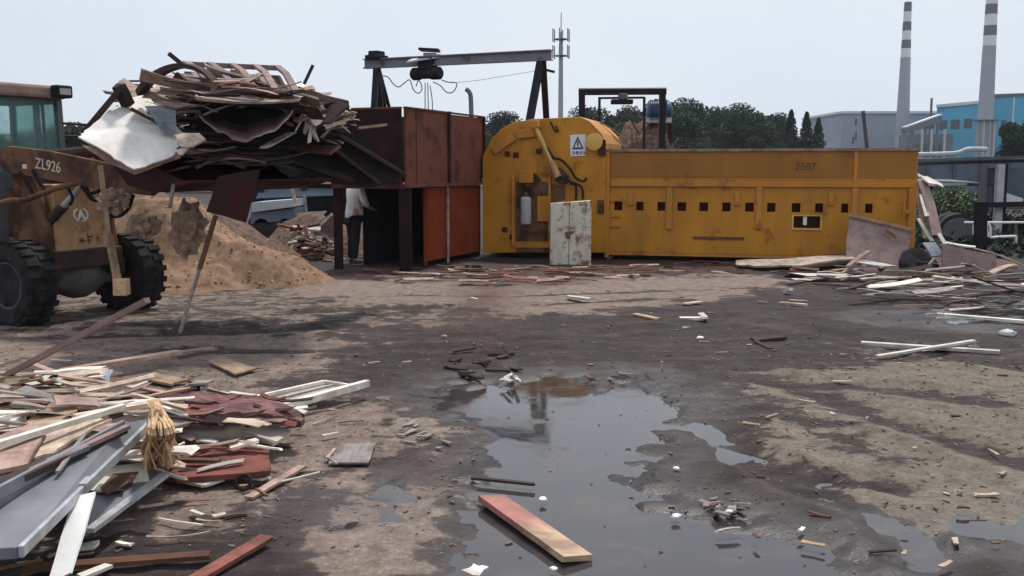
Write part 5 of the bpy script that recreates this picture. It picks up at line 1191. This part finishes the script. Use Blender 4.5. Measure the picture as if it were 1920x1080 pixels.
# grey metal door: folded rim all round
dr = thing('metal_door', 'grey metal door panel with folded rim lying on top of the left heap', 'door', G(150,900,.2))
A_, B_, C_, D_ = G(289,784,.40), G(38,1030,.33), G(-130,1040,.30), G(232,792,.47)
E_ = G(-130,985,.42)
top = [A_, B_, C_, E_, D_]
m = MB(); m.prism([p-UP*.002 for p in top], (0,0,-.012)); m.build('door_sheet', 'steelplate', dr)
def rim(p, q, w, h, mat='galv'):
    m = MB(); x = (q-p).normalized(); yv = UP.cross(x).normalized(); m.obox((p+q)/2-UP*(h/2-.014), x*(q-p).length/2, yv*w/2, UP*h/2); return m.build('rim', mat, dr, bevel=.005)
rim(A_, B_, .022, .05); rim(B_+(C_-B_).normalized()*.012, C_, .022, .05, 'steelplate'); rim(D_, E_, .02, .06, 'steelplate')
m = MB(); a = A_.lerp(B_, .60); x = (B_-A_).normalized(); m.obox(a+UP*.012, x*.05, UP.cross(x)*.02, UP*.012); m.build('catch_bracket', 'galv', dr, bevel=.004)
bg_(160,926,.345,112,1085,.14,.10,.012,'whitestrip','bright white bent metal strip hanging off the grey door rim', cat='strip', name='white_strip', rag=.12, roll=.3, twist=.2)
pg_([(218,872,.17),(313,885,.16),(292,903,.15),(160,1000,.12),(120,985,.13)], .02, 'steelplate', 'grey metal plate under the grey door, paler edge out', cat='plate', name='metal_plate', rag=.004, sub=2)
pg_([(222,878,.19),(262,880,.19),(250,900,.185),(200,925,.18),(185,915,.18)], .006, 'brown', 'brown patch on the grey metal plate standing for its dark opening', cat='board', name='opening_patch', rag=.008, sub=2)  # brown patch painted where the plate has a dark opening
bg_(312,888,.165,168,995,.13,.045,.022,'galv','pale angle bar along the edge of the grey metal plate', cat='bar', name='angle_bar', rag=.03)
# brown red boards
pg_([(262,848,.08),(330,838,.09),(503,834,.10),(508,882,.10),(330,897,.08),(270,880,.08)], .03, 'red', 'wide brick red board in the left heap, split along its edge', cat='board', name='red_board', rag=.008, sub=5)
bg_(300,862,.12,412,864,.12,.05,.02,'brown','dark red lath lying on the wide brick red board', cat='lath', name='red_lath')
bg_(312,893,.05,385,910,.04,.05,.015,'white','pale lath under the brick red board, left part', cat='lath', name='pale_lath', rag=.1)
bg_(380,910,.04,432,893,.05,.05,.015,'cream','cream broken lath under the brick red board, middle part', cat='lath', name='pale_lath', rag=.2)
bg_(452,893,.04,500,897,.05,.06,.012,'white','pale lath under the brick red board, right part', cat='lath', name='pale_lath', rag=.2)
m = MB(); c = G(457,914,.03); m.tube([c+V((math.cos(a)*.04, .0+math.sin(a)*.02, .03+math.sin(a)*.035)) for a in [2*math.pi*k/16 for k in range(17)]], .012, 6); tag(m.build('rubber_ring', 'rubber', smooth=True), 'small black rubber ring below the brick red board', 'ring')
# maroon padded pieces
for pts, t, mt, lb in (([(372,770,.24),(440,752,.25),(566,776,.22),(564,790,.21),(470,786,.22),(385,790,.23)], .04, 'maroon', 'maroon padded board with a dark underside, largest of the left heap'),
    ([(280,742,.22),(360,744,.25),(450,752,.25),(420,764,.24),(330,765,.23)], .035, 'maroon', 'crumpled maroon padding behind the largest padded board'),
    ([(296,765,.2),(350,760,.21),(400,782,.2),(390,796,.19),(320,785,.19)], .03, 'maroon', 'dark maroon scrap between straw bundle and padded board')):
    pg_(pts, t, mt, lb, cat='padding', name='maroon_padding', rag=.028, sub=6, bow=.05)
bg_(322,798,.16,420,800,.16,.05,.03,'mauve','pinkish batten under the maroon padding', cat='batten', name='pink_batten', rag=.1)
# white framed panel and battens
wp = thing('framed_board', 'white framed board lying at the right of the left heap', 'board', G(600,740,.05))
a, b, c, e = G(440,757,.10), G(608,719,.13), G(664,728,.10), G(540,762,.08)
m = MB(); m.prism([a, b, c, e], (0,0,-.02)); m.build('panel_sheet', 'grey', wp)
for p, q in ((a,b),(b,c)):
    m = MB(); m.bar(p+UP*.012, q+UP*.012, .03, .03); m.build('frame_bar', 'white', wp, bevel=.004)
for u in (.35,.7):
    m = MB(); m.bar(a.lerp(e,u)+UP*.006, b.lerp(c,u)+UP*.006, .02, .01); m.build('frame_slat', 'white', wp)
bg_(520,766,.11,690,718,.13,.05,.05,'white','long white batten along the front of the white framed panel', cat='batten', name='white_batten', rag=.1)
bg_(430,738,.17,478,744,.17,.05,.03,'white','short pale batten behind the maroon padding', cat='batten', name='white_batten', rag=.1)
for k in range(34):
    x, y = R.uniform(285,545), R.uniform(742,792); kd = R.choice(['maroon','red','pink','dark','pale','maroon'])
    p_ = G(x,y,R.uniform(.2,.275)); a_ = R.gauss(-.25,.25); dv = V((math.cos(a_),math.sin(a_),R.gauss(0,.05)))*R.uniform(.06,.22)
    board(p_-dv, p_+dv, R.uniform(.015,.05), .008, kd, 'thin %s strip on the maroon padding of the left heap' % {'pink':'pinkish'}.get(kd,kd), 'strip', 'strips on the maroon padding '+kd, 'padding_strip', roll=R.gauss(0,.3), bend=R.gauss(0,.06), rag=.4)
# small box, drawer
bx_ = thing('broken_drawer', 'broken grey drawer with a dark opening behind the maroon padding', 'drawer', G(390,752,.15))
m = MB()
for (x0, y0, x1, y1) in ((354,752,354,728),(384,755,384,727)): m.bar(G(x0,y0,.2), G(x0,y0,.2)+UP*.12, .02, .12)
m.prism([G(354,724,.33), G(386,722,.33), G(402,716,.33), G(368,716,.33)], (0,0,.015)); m.build('drawer_shell', 'grey', bx_)
m = MB(); m.prism([G(386,752,.2), G(440,756,.2), G(428,738,.3), G(388,728,.32)], (0,.03,0)); m.build('drawer_front', 'grey', bx_)
m = MB(); m.prism([G(354,752,.2), G(386,754,.2), G(386,752,.2)+UP*.13, G(354,750,.2)+UP*.13], (0,.02,0)); m.build('drawer_back', 'black', bx_)
# roll and pale plate
m = MB(); m.lathe(G(330,812,.10), G(456,812,.10)-G(330,812,.10), [(.055,0),(.065,.03),(.062,.25),(.066,(G(456,812,.10)-G(330,812,.10)).length)], 18); tag(m.build('foam_roll', 'cream', smooth=True), 'cream roll of foam beneath the maroon padding', 'roll')
pg_([(452,804,.15),(508,790,.17),(548,808,.13),(514,832,.11)], .02, 'cream', 'pale square board tilted by the end of the cream roll', cat='board', name='pale_board', rag=.006, sub=2)
pg_([(618,868,.035),(638,832,.04),(702,830,.045),(690,868,.04)], .012, 'grey', 'small weathered grey mat lying on the mud right of the heap', cat='mat', name='weathered_mat', rag=.012, sub=4)
pg_([(388,676,.05),(422,669,.06),(480,690,.05),(440,701,.05)], .015, 'tan', 'thin tan board lying flat on the mud beyond the heap', cat='board', name='tan_board', rag=.008, sub=3)
pg_([(256,709,.05),(290,697,.06),(352,712,.05),(322,719,.05)], .02, 'tan', 'ragged tan board beyond the heap, left of the thin one', cat='board', name='tan_board', rag=.02, sub=3)
bg_(466,934,.03,568,874,.05,.055,.015,'pink','thin pinkish batten lying loose on the mud right of the heap', cat='batten', name='loose_batten', rag=.08)
bg_(118,696,.14,335,660,.12,.10,.035,'pink','long pinkish plank at the back of the left heap', cat='plank', name='long_plank', rag=.06)
bg_(330,662,.07,400,653,.06,.10,.02,'pink','short pinkish board beyond the tip of the long pinkish plank', cat='board', name='short_board', rag=.15)
bg_(-60,742,.18,276,563,.95,.05,.035,'mauve','long dull brown pole rising over the left heap towards the wheel', cat='pole', name='long_pole', rag=.02)
bg_(58,683,.16,112,703,.14,.06,.03,'pink','short pinkish stick crossing under the long pole', cat='stick', name='short_stick', rag=.1)
pg_([(140,706,.1),(178,694,.12),(218,700,.1),(205,722,.09),(160,728,.09)], .008, 'bluesheet', 'crumpled pale blue plastic sheet at the back of the heap', cat='sheet', name='plastic_sheet', rag=.03, sub=3, bow=.03)
bg_(44,1066,.04,396,1040,.05,.07,.02,'brown','long brown batten lying on the mud below the grey plate', cat='batten', name='brown_batten', rag=.06)
bg_(352,1095,.03,500,1008,.05,.075,.02,'red','reddish plank on the mud at the bottom edge', cat='plank', name='reddish_plank', rag=.05)
bg_(150,1082,.05,205,1060,.05,.05,.015,'cream','small cream offcut at the bottom below the white strip', cat='offcut', name='offcut', rag=.2)
pg_([(150,1020,.05),(190,1012,.06),(178,1026,.05),(140,1032,.05)], .01, 'white', 'small pale scrap below the grey metal plate', cat='scrap', name='scrap_piece', rag=.01, sub=2)
# tan, cream and orange boards at the left margin
pg_([(40,800,.33),(100,752,.36),(146,736,.36),(144,770,.34),(110,790,.33)], .025, 'tan', 'tan board tilted at the back left of the heap', cat='board', name='tan_board', rag=.01, sub=3)
pg_([(-40,752,.25),(20,726,.27),(44,735,.27),(30,752,.26),(-40,765,.25)], .05, 'cream', 'thick cream slab at the left margin, rear one', cat='slab', name='cream_slab', rag=.01, sub=2)
pg_([(-40,790,.3),(8,768,.32),(48,774,.32),(20,795,.31),(-40,806,.3)], .05, 'white', 'thick white slab at the left margin, front one', cat='slab', name='cream_slab', rag=.01, sub=2)
pg_([(-60,840,.40),(60,792,.42),(88,802,.42),(50,870,.40),(-60,892,.39)], .02, 'pink', 'pale orange pink board on top at the left margin', cat='board', name='pink_board', rag=.008, sub=3)
pg_([(62,858,.36),(86,800,.38),(150,780,.40),(210,785,.40),(150,815,.38),(96,850,.37)], .015, 'pale', 'pale pinkish board with torn edge above the grey door', cat='board', name='pale_board', rag=.02, sub=4)
bg_(-20,838,.44,232,762,.44,.04,.03,'cream','long cream lath across the top of the left heap', cat='lath', name='long_lath', rag=.1)
bg_(140,782,.42,280,757,.42,.07,.025,'pale','pale plank slanting towards the straw bundle', cat='plank', name='pale_plank', rag=.1)
bg_(-30,925,.42,225,806,.46,.09,.03,'dark','dark plank along the back edge of the grey door', cat='plank', name='dark_plank', rag=.08)
bg_(60,882,.44,240,800,.48,.035,.02,'mauve','thin greyish lath above the dark plank', cat='lath', name='thin_lath', rag=.1)
bg_(0,905,.42,160,838,.46,.06,.02,'bluegrey','blue grey strip along the back edge of the grey door', cat='strip', name='grey_strip', rag=.05)
bg_(108,885,.42,158,815,.48,.02,.012,'grey','thin grey twig standing across the grey door', cat='twig', name='twig', rag=.1)
bg_(248,740,.3,350,768,.26,.035,.025,'pale','pale lath behind the top of the straw bundle', cat='lath', name='pale_lath', rag=.1)
bg_(300,762,.3,352,780,.26,.03,.02,'white','white lath right of the straw bundle', cat='lath', name='pale_lath', rag=.1)
# straw bundle
m = MB()
for k in range(70):
    a = G(R.uniform(280,300), R.uniform(752,768), .56); c = G(R.uniform(284,322), R.uniform(790,815), .46); b = G(R.uniform(268,338), R.uniform(822,880), R.uniform(.14,.26)); w_ = R.uniform(-.04,.04)
    m.tube(catp([a, a.lerp(c,.5)+V((w_*.3,0,.01)), c+V((w_,-.02,0)), c.lerp(b,.5)+V((w_,-.03,-.0)), b], 3), [R.uniform(.003,.011)]*13, 4)
tag(m.build('straw_bundle', 'straw'), 'drooping bundle of straw coloured fibres on the left heap', 'straw bundle')
pg_([(276,750,.56),(302,748,.57),(300,780,.50),(282,782,.50)], .02, 'straw', 'straw coloured block at the top of the fibre bundle', cat='block', name='straw_block', rag=.006, sub=2)
# broken filler pieces in the heap
LH = {k: '%s offcut jumbled in the left foreground heap' % n for k, n in (('pale','pale'),('pink','pinkish'),('brown','brown'),('dark','dark'),('grey','grey'),('red','reddish'),('cream','cream'),('mauve','dull mauve'),('tan','tan'),('white','white'))}
def inpoly(x, y, q):
    r = False
    for i in range(len(q)):
        a, b = q[i], q[i-1]
        if (a[1] > y) != (b[1] > y) and x < (b[0]-a[0])*(y-a[1])/(b[1]-a[1])+a[0]: r = not r
    return r
def scatter(n, poly, zf, Lr, wr, kinds, labf, grp, name, cat, tr=(.004,.02), ang=(0,.5), rag=.3, tilt=.12):
    x0, x1, y0, y1 = min(p[0] for p in poly), max(p[0] for p in poly), min(p[1] for p in poly), max(p[1] for p in poly); c = 0
    while c < n:
        x, y = R.uniform(x0,x1), R.uniform(y0,y1)
        if not inpoly(x, y, poly): continue
        c += 1; z = zf(x, y); p = G(x, y, z); L = R.uniform(*Lr); a = R.gauss(*ang); w = R.uniform(*wr); kd = R.choice(kinds)
        dv = V((math.cos(a), math.sin(a), R.gauss(0,tilt)))*L/2
        if z < .06: dv.z *= .25
        board(p-dv, p+dv, w, R.uniform(*tr), kd, labf(kd), cat, grp+' '+kd, name, roll=R.gauss(0,.25 if z > .06 else .08), bend=R.gauss(0,.03), rag=rag, taper=R.uniform(.5,1.1))
KH = ['pale','pale','pale','pink','brown','dark','grey','grey','cream','cream','mauve','tan','pink','white']
scatter(150, [(-80,700),(130,690),(290,740),(330,790),(270,850),(200,900),(-80,1000)], lambda x, y: R.uniform(.05,.30)*(1 if x < 250 else .7), (.15,.75), (.025,.19), KH, lambda k: LH[k], 'jumbled offcuts of the left heap', 'offcut', 'offcut', ang=(.35,.4))
scatter(70, [(-80,690),(150,692),(280,750),(150,800),(-80,850)], lambda x, y: R.uniform(.25,.38), (.2,.8), (.02,.13), KH, lambda k: LH[k], 'jumbled offcuts of the left heap', 'offcut', 'offcut', ang=(.25,.3))
scatter(45, [(280,735),(420,735),(560,770),(560,800),(420,880),(300,890)], lambda x, y: R.uniform(.03,.16), (.08,.4), (.015,.07), KH+['maroon'] if False else KH, lambda k: LH[k], 'jumbled offcuts of the left heap', 'offcut', 'offcut', ang=(.0,.5))
LS = lambda k: 'thin %s splinter lying on the mud around the left heap' % {'pink':'pinkish','mauve':'dull mauve'}.get(k, k)
scatter(80, [(-80,640),(420,650),(720,760),(700,860),(560,940),(300,1075),(-80,1080)], lambda x, y: R.uniform(.025,.05), (.05,.3), (.008,.035), ['pale','pink','brown','tan','grey','cream','dark'], LS, 'splinters around the left heap', 'splinter', 'splinter', tr=(.004,.012), ang=(.2,.7))

# ------------------------------------------------------------------ plank floating in the puddle and bits around it
pl_ = [G(898,937,.02), G(944,930,.025), G(1104,1041,.012), G(1062,1054,.01)]
L_ = (pl_[0]+pl_[1])/2; Rr = (pl_[2]+pl_[3])/2
board(L_, Rr, .155, .03, 'twotone', 'red plank fading to straw yellow lying in the puddle', 'plank', name='puddle_plank', rag=.05, roll=-.12)
bg_(884,896,.02,1002,908,.02,.03,.015,'dark','thin dark stick lying in the puddle beyond the red plank', cat='stick', name='dark_stick', rag=.1)
pg_([(868,1068,.03),(888,1058,.035),(914,1062,.03),(896,1080,.03)], .008, 'white', 'pinkish white scrap at the bottom edge near the puddle plank', cat='scrap', name='white_scrap', rag=.01, sub=3)
def lump(x, y, r, mat, label, cat_, name='white_lump', sq=.5, z=0):
    c = G(x, y, .012); mm_ = MB(); n1_, n2_ = 9, 7; vs, fs = [], []; sd_ = R.uniform(0,99)
    for i in range(n2_+1):
        th = math.pi*i/n2_
        for j in range(n1_):
            ph = 2*math.pi*j/n1_; v_ = V((math.sin(th)*math.cos(ph), math.sin(th)*math.sin(ph), math.cos(th)*sq)); vs.append(c+UP*r*sq*.6+v_*r*(1+.5*mnoise.noise(v_*2+V((sd_,0,0)))))
    for i in range(n2_):
        for j in range(n1_): fs.append((i*n1_+j, i*n1_+(j+1) % n1_, (i+1)*n1_+(j+1) % n1_, (i+1)*n1_+j))
    mm_.add(vs, fs); return tag(mm_.build(name, mat, smooth=True, ang=40), label, cat_)
lump(1018,938,.022,'whiteplain','small white foam lump floating by the red plank','foam lump')
lump(1268,970,.026,'whiteplain','white foam crumb floating at the right part of the puddle','foam lump')
lump(1268,880,.02,'whiteplain','white foam crumb at the right edge of the puddle, farther one','foam lump')
lump(1038,1068,.018,'whiteplain','white foam crumb at the bottom edge of the puddle','foam lump')
lump(1890,630,.09,'palegrey','pale lump of rubble at the right by the crossed sticks','rubble lump')
for k in range(7):
    board(G(938+k*4,712-k*1.2,.05), G(955+k*3,706+R.uniform(-6,8),.08), .03, .01, 'white', 'white crumpled scrap at the far tip of the puddle', 'scrap', 'scraps at the puddle tip', 'white_scrap', roll=R.uniform(-1,1), rag=.4)
for k in range(14):
    x, y = R.uniform(1310,1392), R.uniform(934,962); board(G(x,y,.02), G(x+R.uniform(12,34),y+R.uniform(-6,8),.03), R.uniform(.012,.03), .008, 'grey', 'greyish wet scrap in the cluster at the right side of the puddle', 'scrap', 'wet scraps at the puddle right side', 'wet_scrap', roll=R.uniform(-.6,.6), rag=.5)
for k in range(16):
    x, y = R.uniform(812,960), R.uniform(655,705); board(G(x,y,.025), G(x+R.uniform(14,50),y+R.uniform(-9,7),.04), R.uniform(.02,.06), .015, 'dark', 'dark twig in the clump behind the puddle', 'twig', 'dark twigs behind the puddle', 'dark_twig', roll=R.uniform(-.6,.6), rag=.4)
for k in range(12):
    x, y = R.uniform(730,845), R.uniform(790,850); board(G(x,y,.025), G(x+R.uniform(8,26),y+R.uniform(-8,6),.03), R.uniform(.012,.04), .008, 'grey', 'pale grey flake on the mud left of the puddle', 'flake', 'flakes left of the puddle', 'flake', rag=.5)
# sticks at the right
bg_(1615,643,.04,1875,660,.04,.085,.03,'white','long white batten lying on the mud at the right', cat='batten', name='white_batten', rag=.03)
bg_(1645,668,.05,1826,639,.09,.05,.02,'cream','thin pale stick crossing the long white batten', cat='stick', name='thin_stick', rag=.05)
bg_(1770,590,.06,1960,606,.06,.09,.03,'white','white batten lying farther back at the right edge', cat='batten', name='white_batten', rag=.03)
bg_(1190,589,.03,1234,598,.03,.09,.02,'tan','short tan lath lying on the mud before the white cabinet', cat='lath', name='short_lath', rag=.05)
bg_(1274,597,.03,1318,597,.03,.12,.03,'white','short bright white board on the mud in mid yard', cat='board', name='short_board', rag=.05)
bg_(1314,588,.05,1322,596,.05,.07,.02,'white','small white scrap touching the short bright board', cat='scrap', name='white_scrap', rag=.3)
bg_(1282,570,.03,1314,566,.03,.08,.02,'pale','short pale lath beyond the bright white board', cat='lath', name='short_lath', rag=.08)
bg_(1280,614,.03,1295,614,.03,.06,.01,'pale','tiny pale chip before the bright white board', cat='chip', name='wood_chip', rag=.3)
lump(1313,636,.04,'whiteplain','white pebble sized lump in mid yard','lump')
bg_(1410,638,.03,1468,632,.05,.16,.03,'dark','black scrap lying on the mud in mid yard', cat='scrap', name='black_scrap', rag=.3)
bg_(1416,640,.04,1444,654,.02,.05,.02,'dark','short dark stick under the black scrap', cat='stick', name='dark_stick', rag=.1)
bg_(1064,556,.06,1106,561,.04,.12,.03,'cream','bent cream board on the pale sand strip', cat='board', name='short_board', rag=.1)
bg_(1462,568,.03,1512,572,.03,.10,.03,'pale','pale lath before the junk heap, nearer one', cat='lath', name='short_lath', rag=.1)
bg_(1470,546,.04,1484,542,.08,.10,.04,'white','white chunk before the junk heap', cat='chunk', name='white_chunk', rag=.3)
bg_(1480,563,.03,1514,565,.03,.06,.02,'pink','pinkish lath beside the pale lath before the junk heap', cat='lath', name='short_lath', rag=.1)
KG = ['pale','pink','tan','grey','cream','dark','brown']
LG = lambda k: 'small %s chip scattered on the open yard mud' % {'pink':'pinkish'}.get(k, k)
scatter(75, [(620,540),(1500,540),(1900,560),(1920,1080),(1350,1000),(1300,760),(1000,690),(700,700)], lambda x, y: R.uniform(.022,.035), (.03,.14), (.01,.04), KG, LG, 'chips on the open yard', 'chip', 'wood_chip', tr=(.004,.012), ang=(0,.8), rag=.4)
# ------------------------------------------------------------------ junk along the machine and the heap at its right end
LM = lambda k: 'small %s scrap in the litter along the machine foot' % {'pink':'pinkish','mauve':'dull mauve'}.get(k, k)
scatter(110, [(640,500),(900,498),(1130,498),(1380,488),(1500,488),(1500,505),(1250,516),(1040,528),(880,528),(700,524)], lambda x, y: R.uniform(.03,.09), (.1,.6), (.03,.12), ['pink','brown','red','mauve','pale','dark','brown','grey'], LM, 'litter along the machine foot', 'scrap', 'scrap_piece', ang=(0,.35), rag=.25, tilt=.06)
plate([P(1380,492,18.2), P(1470,494,17.9), P(1600,478,17.9), P(1604,486,17.4), P(1500,506,17.3), P(1420,505,17.5), P(1382,500,17.9)], .03, 'pale', 'long pale bent sheet lying at the trough foot', 'sheet', name='bent_sheet', sub=4, rag=.03, bow=.08)
plate([P(1592,404,18.1), P(1712,432,17.7), P(1690,522,17.2), P(1590,520,17.4), P(1586,470,17.7)], .04, 'mauve', 'large dull pink board leaning on the trough end', 'board', name='leaning_board', sub=3, rag=.012)
tag(board(P(1592,403,18.06), P(1712,431,17.66), .05, .045, 'tan', 'x'), 'tan batten along the top edge of the large leaning board', 'batten')
plate([P(1660,428,17.6), P(1672,434,17.55), P(1680,448,17.5), P(1668,446,17.5), P(1658,440,17.55)], .02, 'brown', 'torn brown patch stuck on the large leaning board', 'scrap', name='torn_patch', sub=2, rag=.03)
plate([P(1766,458,16.9), P(1868,478,16.7), P(1870,525,16.5), P(1768,512,16.7)], .05, 'mauve', 'dull pink box shaped board standing right of the junk heap', 'board', name='standing_board', sub=2, rag=.006)
bg_(1612,490,.22,1668,500,.2,.3,.02,'white','white crumpled sheet in front of the large leaning board', cat='sheet', name='white_sheet', rag=.2)
for k, (a, b, w, mt, lb) in enumerate((
  ((1724,352,17.9),(1738,448,17.3),.14,'tan','tan strip hanging at the trough end, left one'),
  ((1730,338,17.9),(1758,440,17.2),.20,'mauve','dull pink plank leaning at the trough end'),
  ((1728,365,17.7),(1738,405,17.4),.08,'cream','cream strip at the trough end, upper short one'),
  ((1722,410,17.5),(1748,452,17.2),.08,'cream','cream strip at the trough end, lower short one'),
  ((1732,332,18),(1750,346,17.8),.22,'white','white board end on top of the leaning planks'),
  ((1752,426,17.4),(1772,458,17.0),.07,'white','white lath bending from the leaning planks'),
  ((1770,455,17.1),(1828,464,16.9),.06,'white','white lath along the top of the box shaped board'),
  ((1828,464,16.9),(1920,496,16.7),.06,'pale','pale lath running right from the box shaped board'),
  ((1742,455,17.1),(1758,480,16.9),.26,'bluegrey','blue grey square sheet left of the box shaped board'),
  ((1728,512,16.8),(1752,484,16.8),.16,'pale','pale board propped before the dark hollow of the junk heap'),
  ((1588,500,16.9),(1630,470,17.0),.09,'pink','pinkish lath propped before the large leaning board'),
  ((1560,520,16.9),(1620,492,16.9),.11,'pink','pinkish plank at the left of the junk heap'))):
    board(P(*a), P(*b), w, .025, mt, lb, 'board', name='junk_board', rag=.1, roll=R.uniform(-.3,.3), bend=R.uniform(-.05,.05))
m = MB(); c = P(1716,508,17.4); m.lathe(c, V((.35,-.8,.7)), [(.2,0),(.34,.02),(.38,.12),(.34,.22),(.2,.24)], 24); tag(m.build('hollow_stand_in', 'rubber', smooth=True), 'black tyre form standing in for a dark hollow of the junk heap', 'tyre')  # black ring put where the heap has a dark hollow
LJ = lambda k: 'broken %s board in the junk heap at the trough end' % {'pink':'pinkish','mauve':'dull mauve'}.get(k, k)
scatter(75, [(1480,505),(1580,490),(1720,488),(1920,500),(1990,540),(1900,556),(1700,545),(1600,535),(1500,525)], lambda x, y: R.uniform(.04,.28)*(1.0 if 1560 < x < 1900 else .5), (.25,1.1), (.03,.16), ['pale','pink','dark','grey','mauve','brown','white','dark','cream'], LJ, 'boards of the junk heap', 'board', 'junk_board', ang=(-.1,.4), rag=.2, tilt=.12)
scatter(26, [(1580,535),(1700,545),(1920,556),(1990,575),(1800,590),(1640,560)], lambda x, y: R.uniform(.03,.06), (.15,.9), (.02,.08), ['pale','pink','dark','grey','white'], LJ, 'boards of the junk heap', 'board', 'junk_board', ang=(-.2,.4), rag=.2)
q = G(1740,520); mound('junk_mound', q.x+.2, q.y+1.9, 2.4, 1.2, .32, 'chipheap', 'dark rubbish mound under the junk boards at the trough end', 'rubbish heap', 21.3, .9, 40, .12)
# uncountable crumbs of wood and gravel trodden into the yard
m = MB()
def crumb(p, r_):
    a = R.uniform(0,6.28); u = V((math.cos(a),math.sin(a),R.uniform(-.2,.2)))*r_*R.uniform(1,2.2); v_ = V((-math.sin(a),math.cos(a),R.uniform(-.2,.2)))*r_*.6; m.obox(p, u, v_, UP*r_*.35)
for k in range(3600):
    y = R.uniform(545,1085)*.35+R.choice([R.uniform(545,1085),R.uniform(545,760)])*.65; x = R.uniform(-30,1950); g = G(x, y); z = hground(g.x, g.y)
    if z < -.011: 
        if R.random() < .93: continue
        z = -.011
    crumb(V((g.x,g.y,z+.003)), R.choice([.003,.004,.006,.009])*(1 if y > 700 else 1.5))
tag(m.build('yard_crumbs', 'crumb'), kind='stuff')
# dark weeds added to darken the ground at the right behind the trough end
m = MB(); rw = random.Random(77)
for k in range(9000):
    x, y = rw.uniform(7.9, 17), rw.uniform(19.8, 33); z = rw.random()**1.5*(.18+.25*mnoise.noise(V((x*.6,y*.6,1)))+.12)
    c = V((x,y,max(.02,z))); a_ = V((rw.gauss(0,1),rw.gauss(0,1),rw.gauss(0,1))).normalized(); b_ = a_.orthogonal().normalized()*rw.uniform(.05,.11); c2_ = a_.cross(b_)*.5
    m.add([c+b_, c+c2_, c-b_, c-c2_], [(0,1,2,3)])
tag(m.build('weeds', 'leafdark'), kind='stuff')
# air: thin haze that greys the far factory and trees
hm = bpy.data.materials.new('haze'); hm.use_nodes = True; ht = hm.node_tree; ht.nodes.clear()
ho_ = ht.nodes.new('ShaderNodeOutputMaterial'); hv_ = ht.nodes.new('ShaderNodeVolumePrincipled')
hv_.inputs['Color'].default_value = (.82,.88,.95,1); hv_.inputs['Density'].default_value = .00028; hv_.inputs['Anisotropy'].default_value = .2
ht.links.new(hv_.outputs[0], ho_.inputs['Volume']); M['haze'] = hm
m = MB(); m.box(-420, 420, -60, 480, -1.2, 75); tag(m.build('haze', 'haze'), kind='stuff')
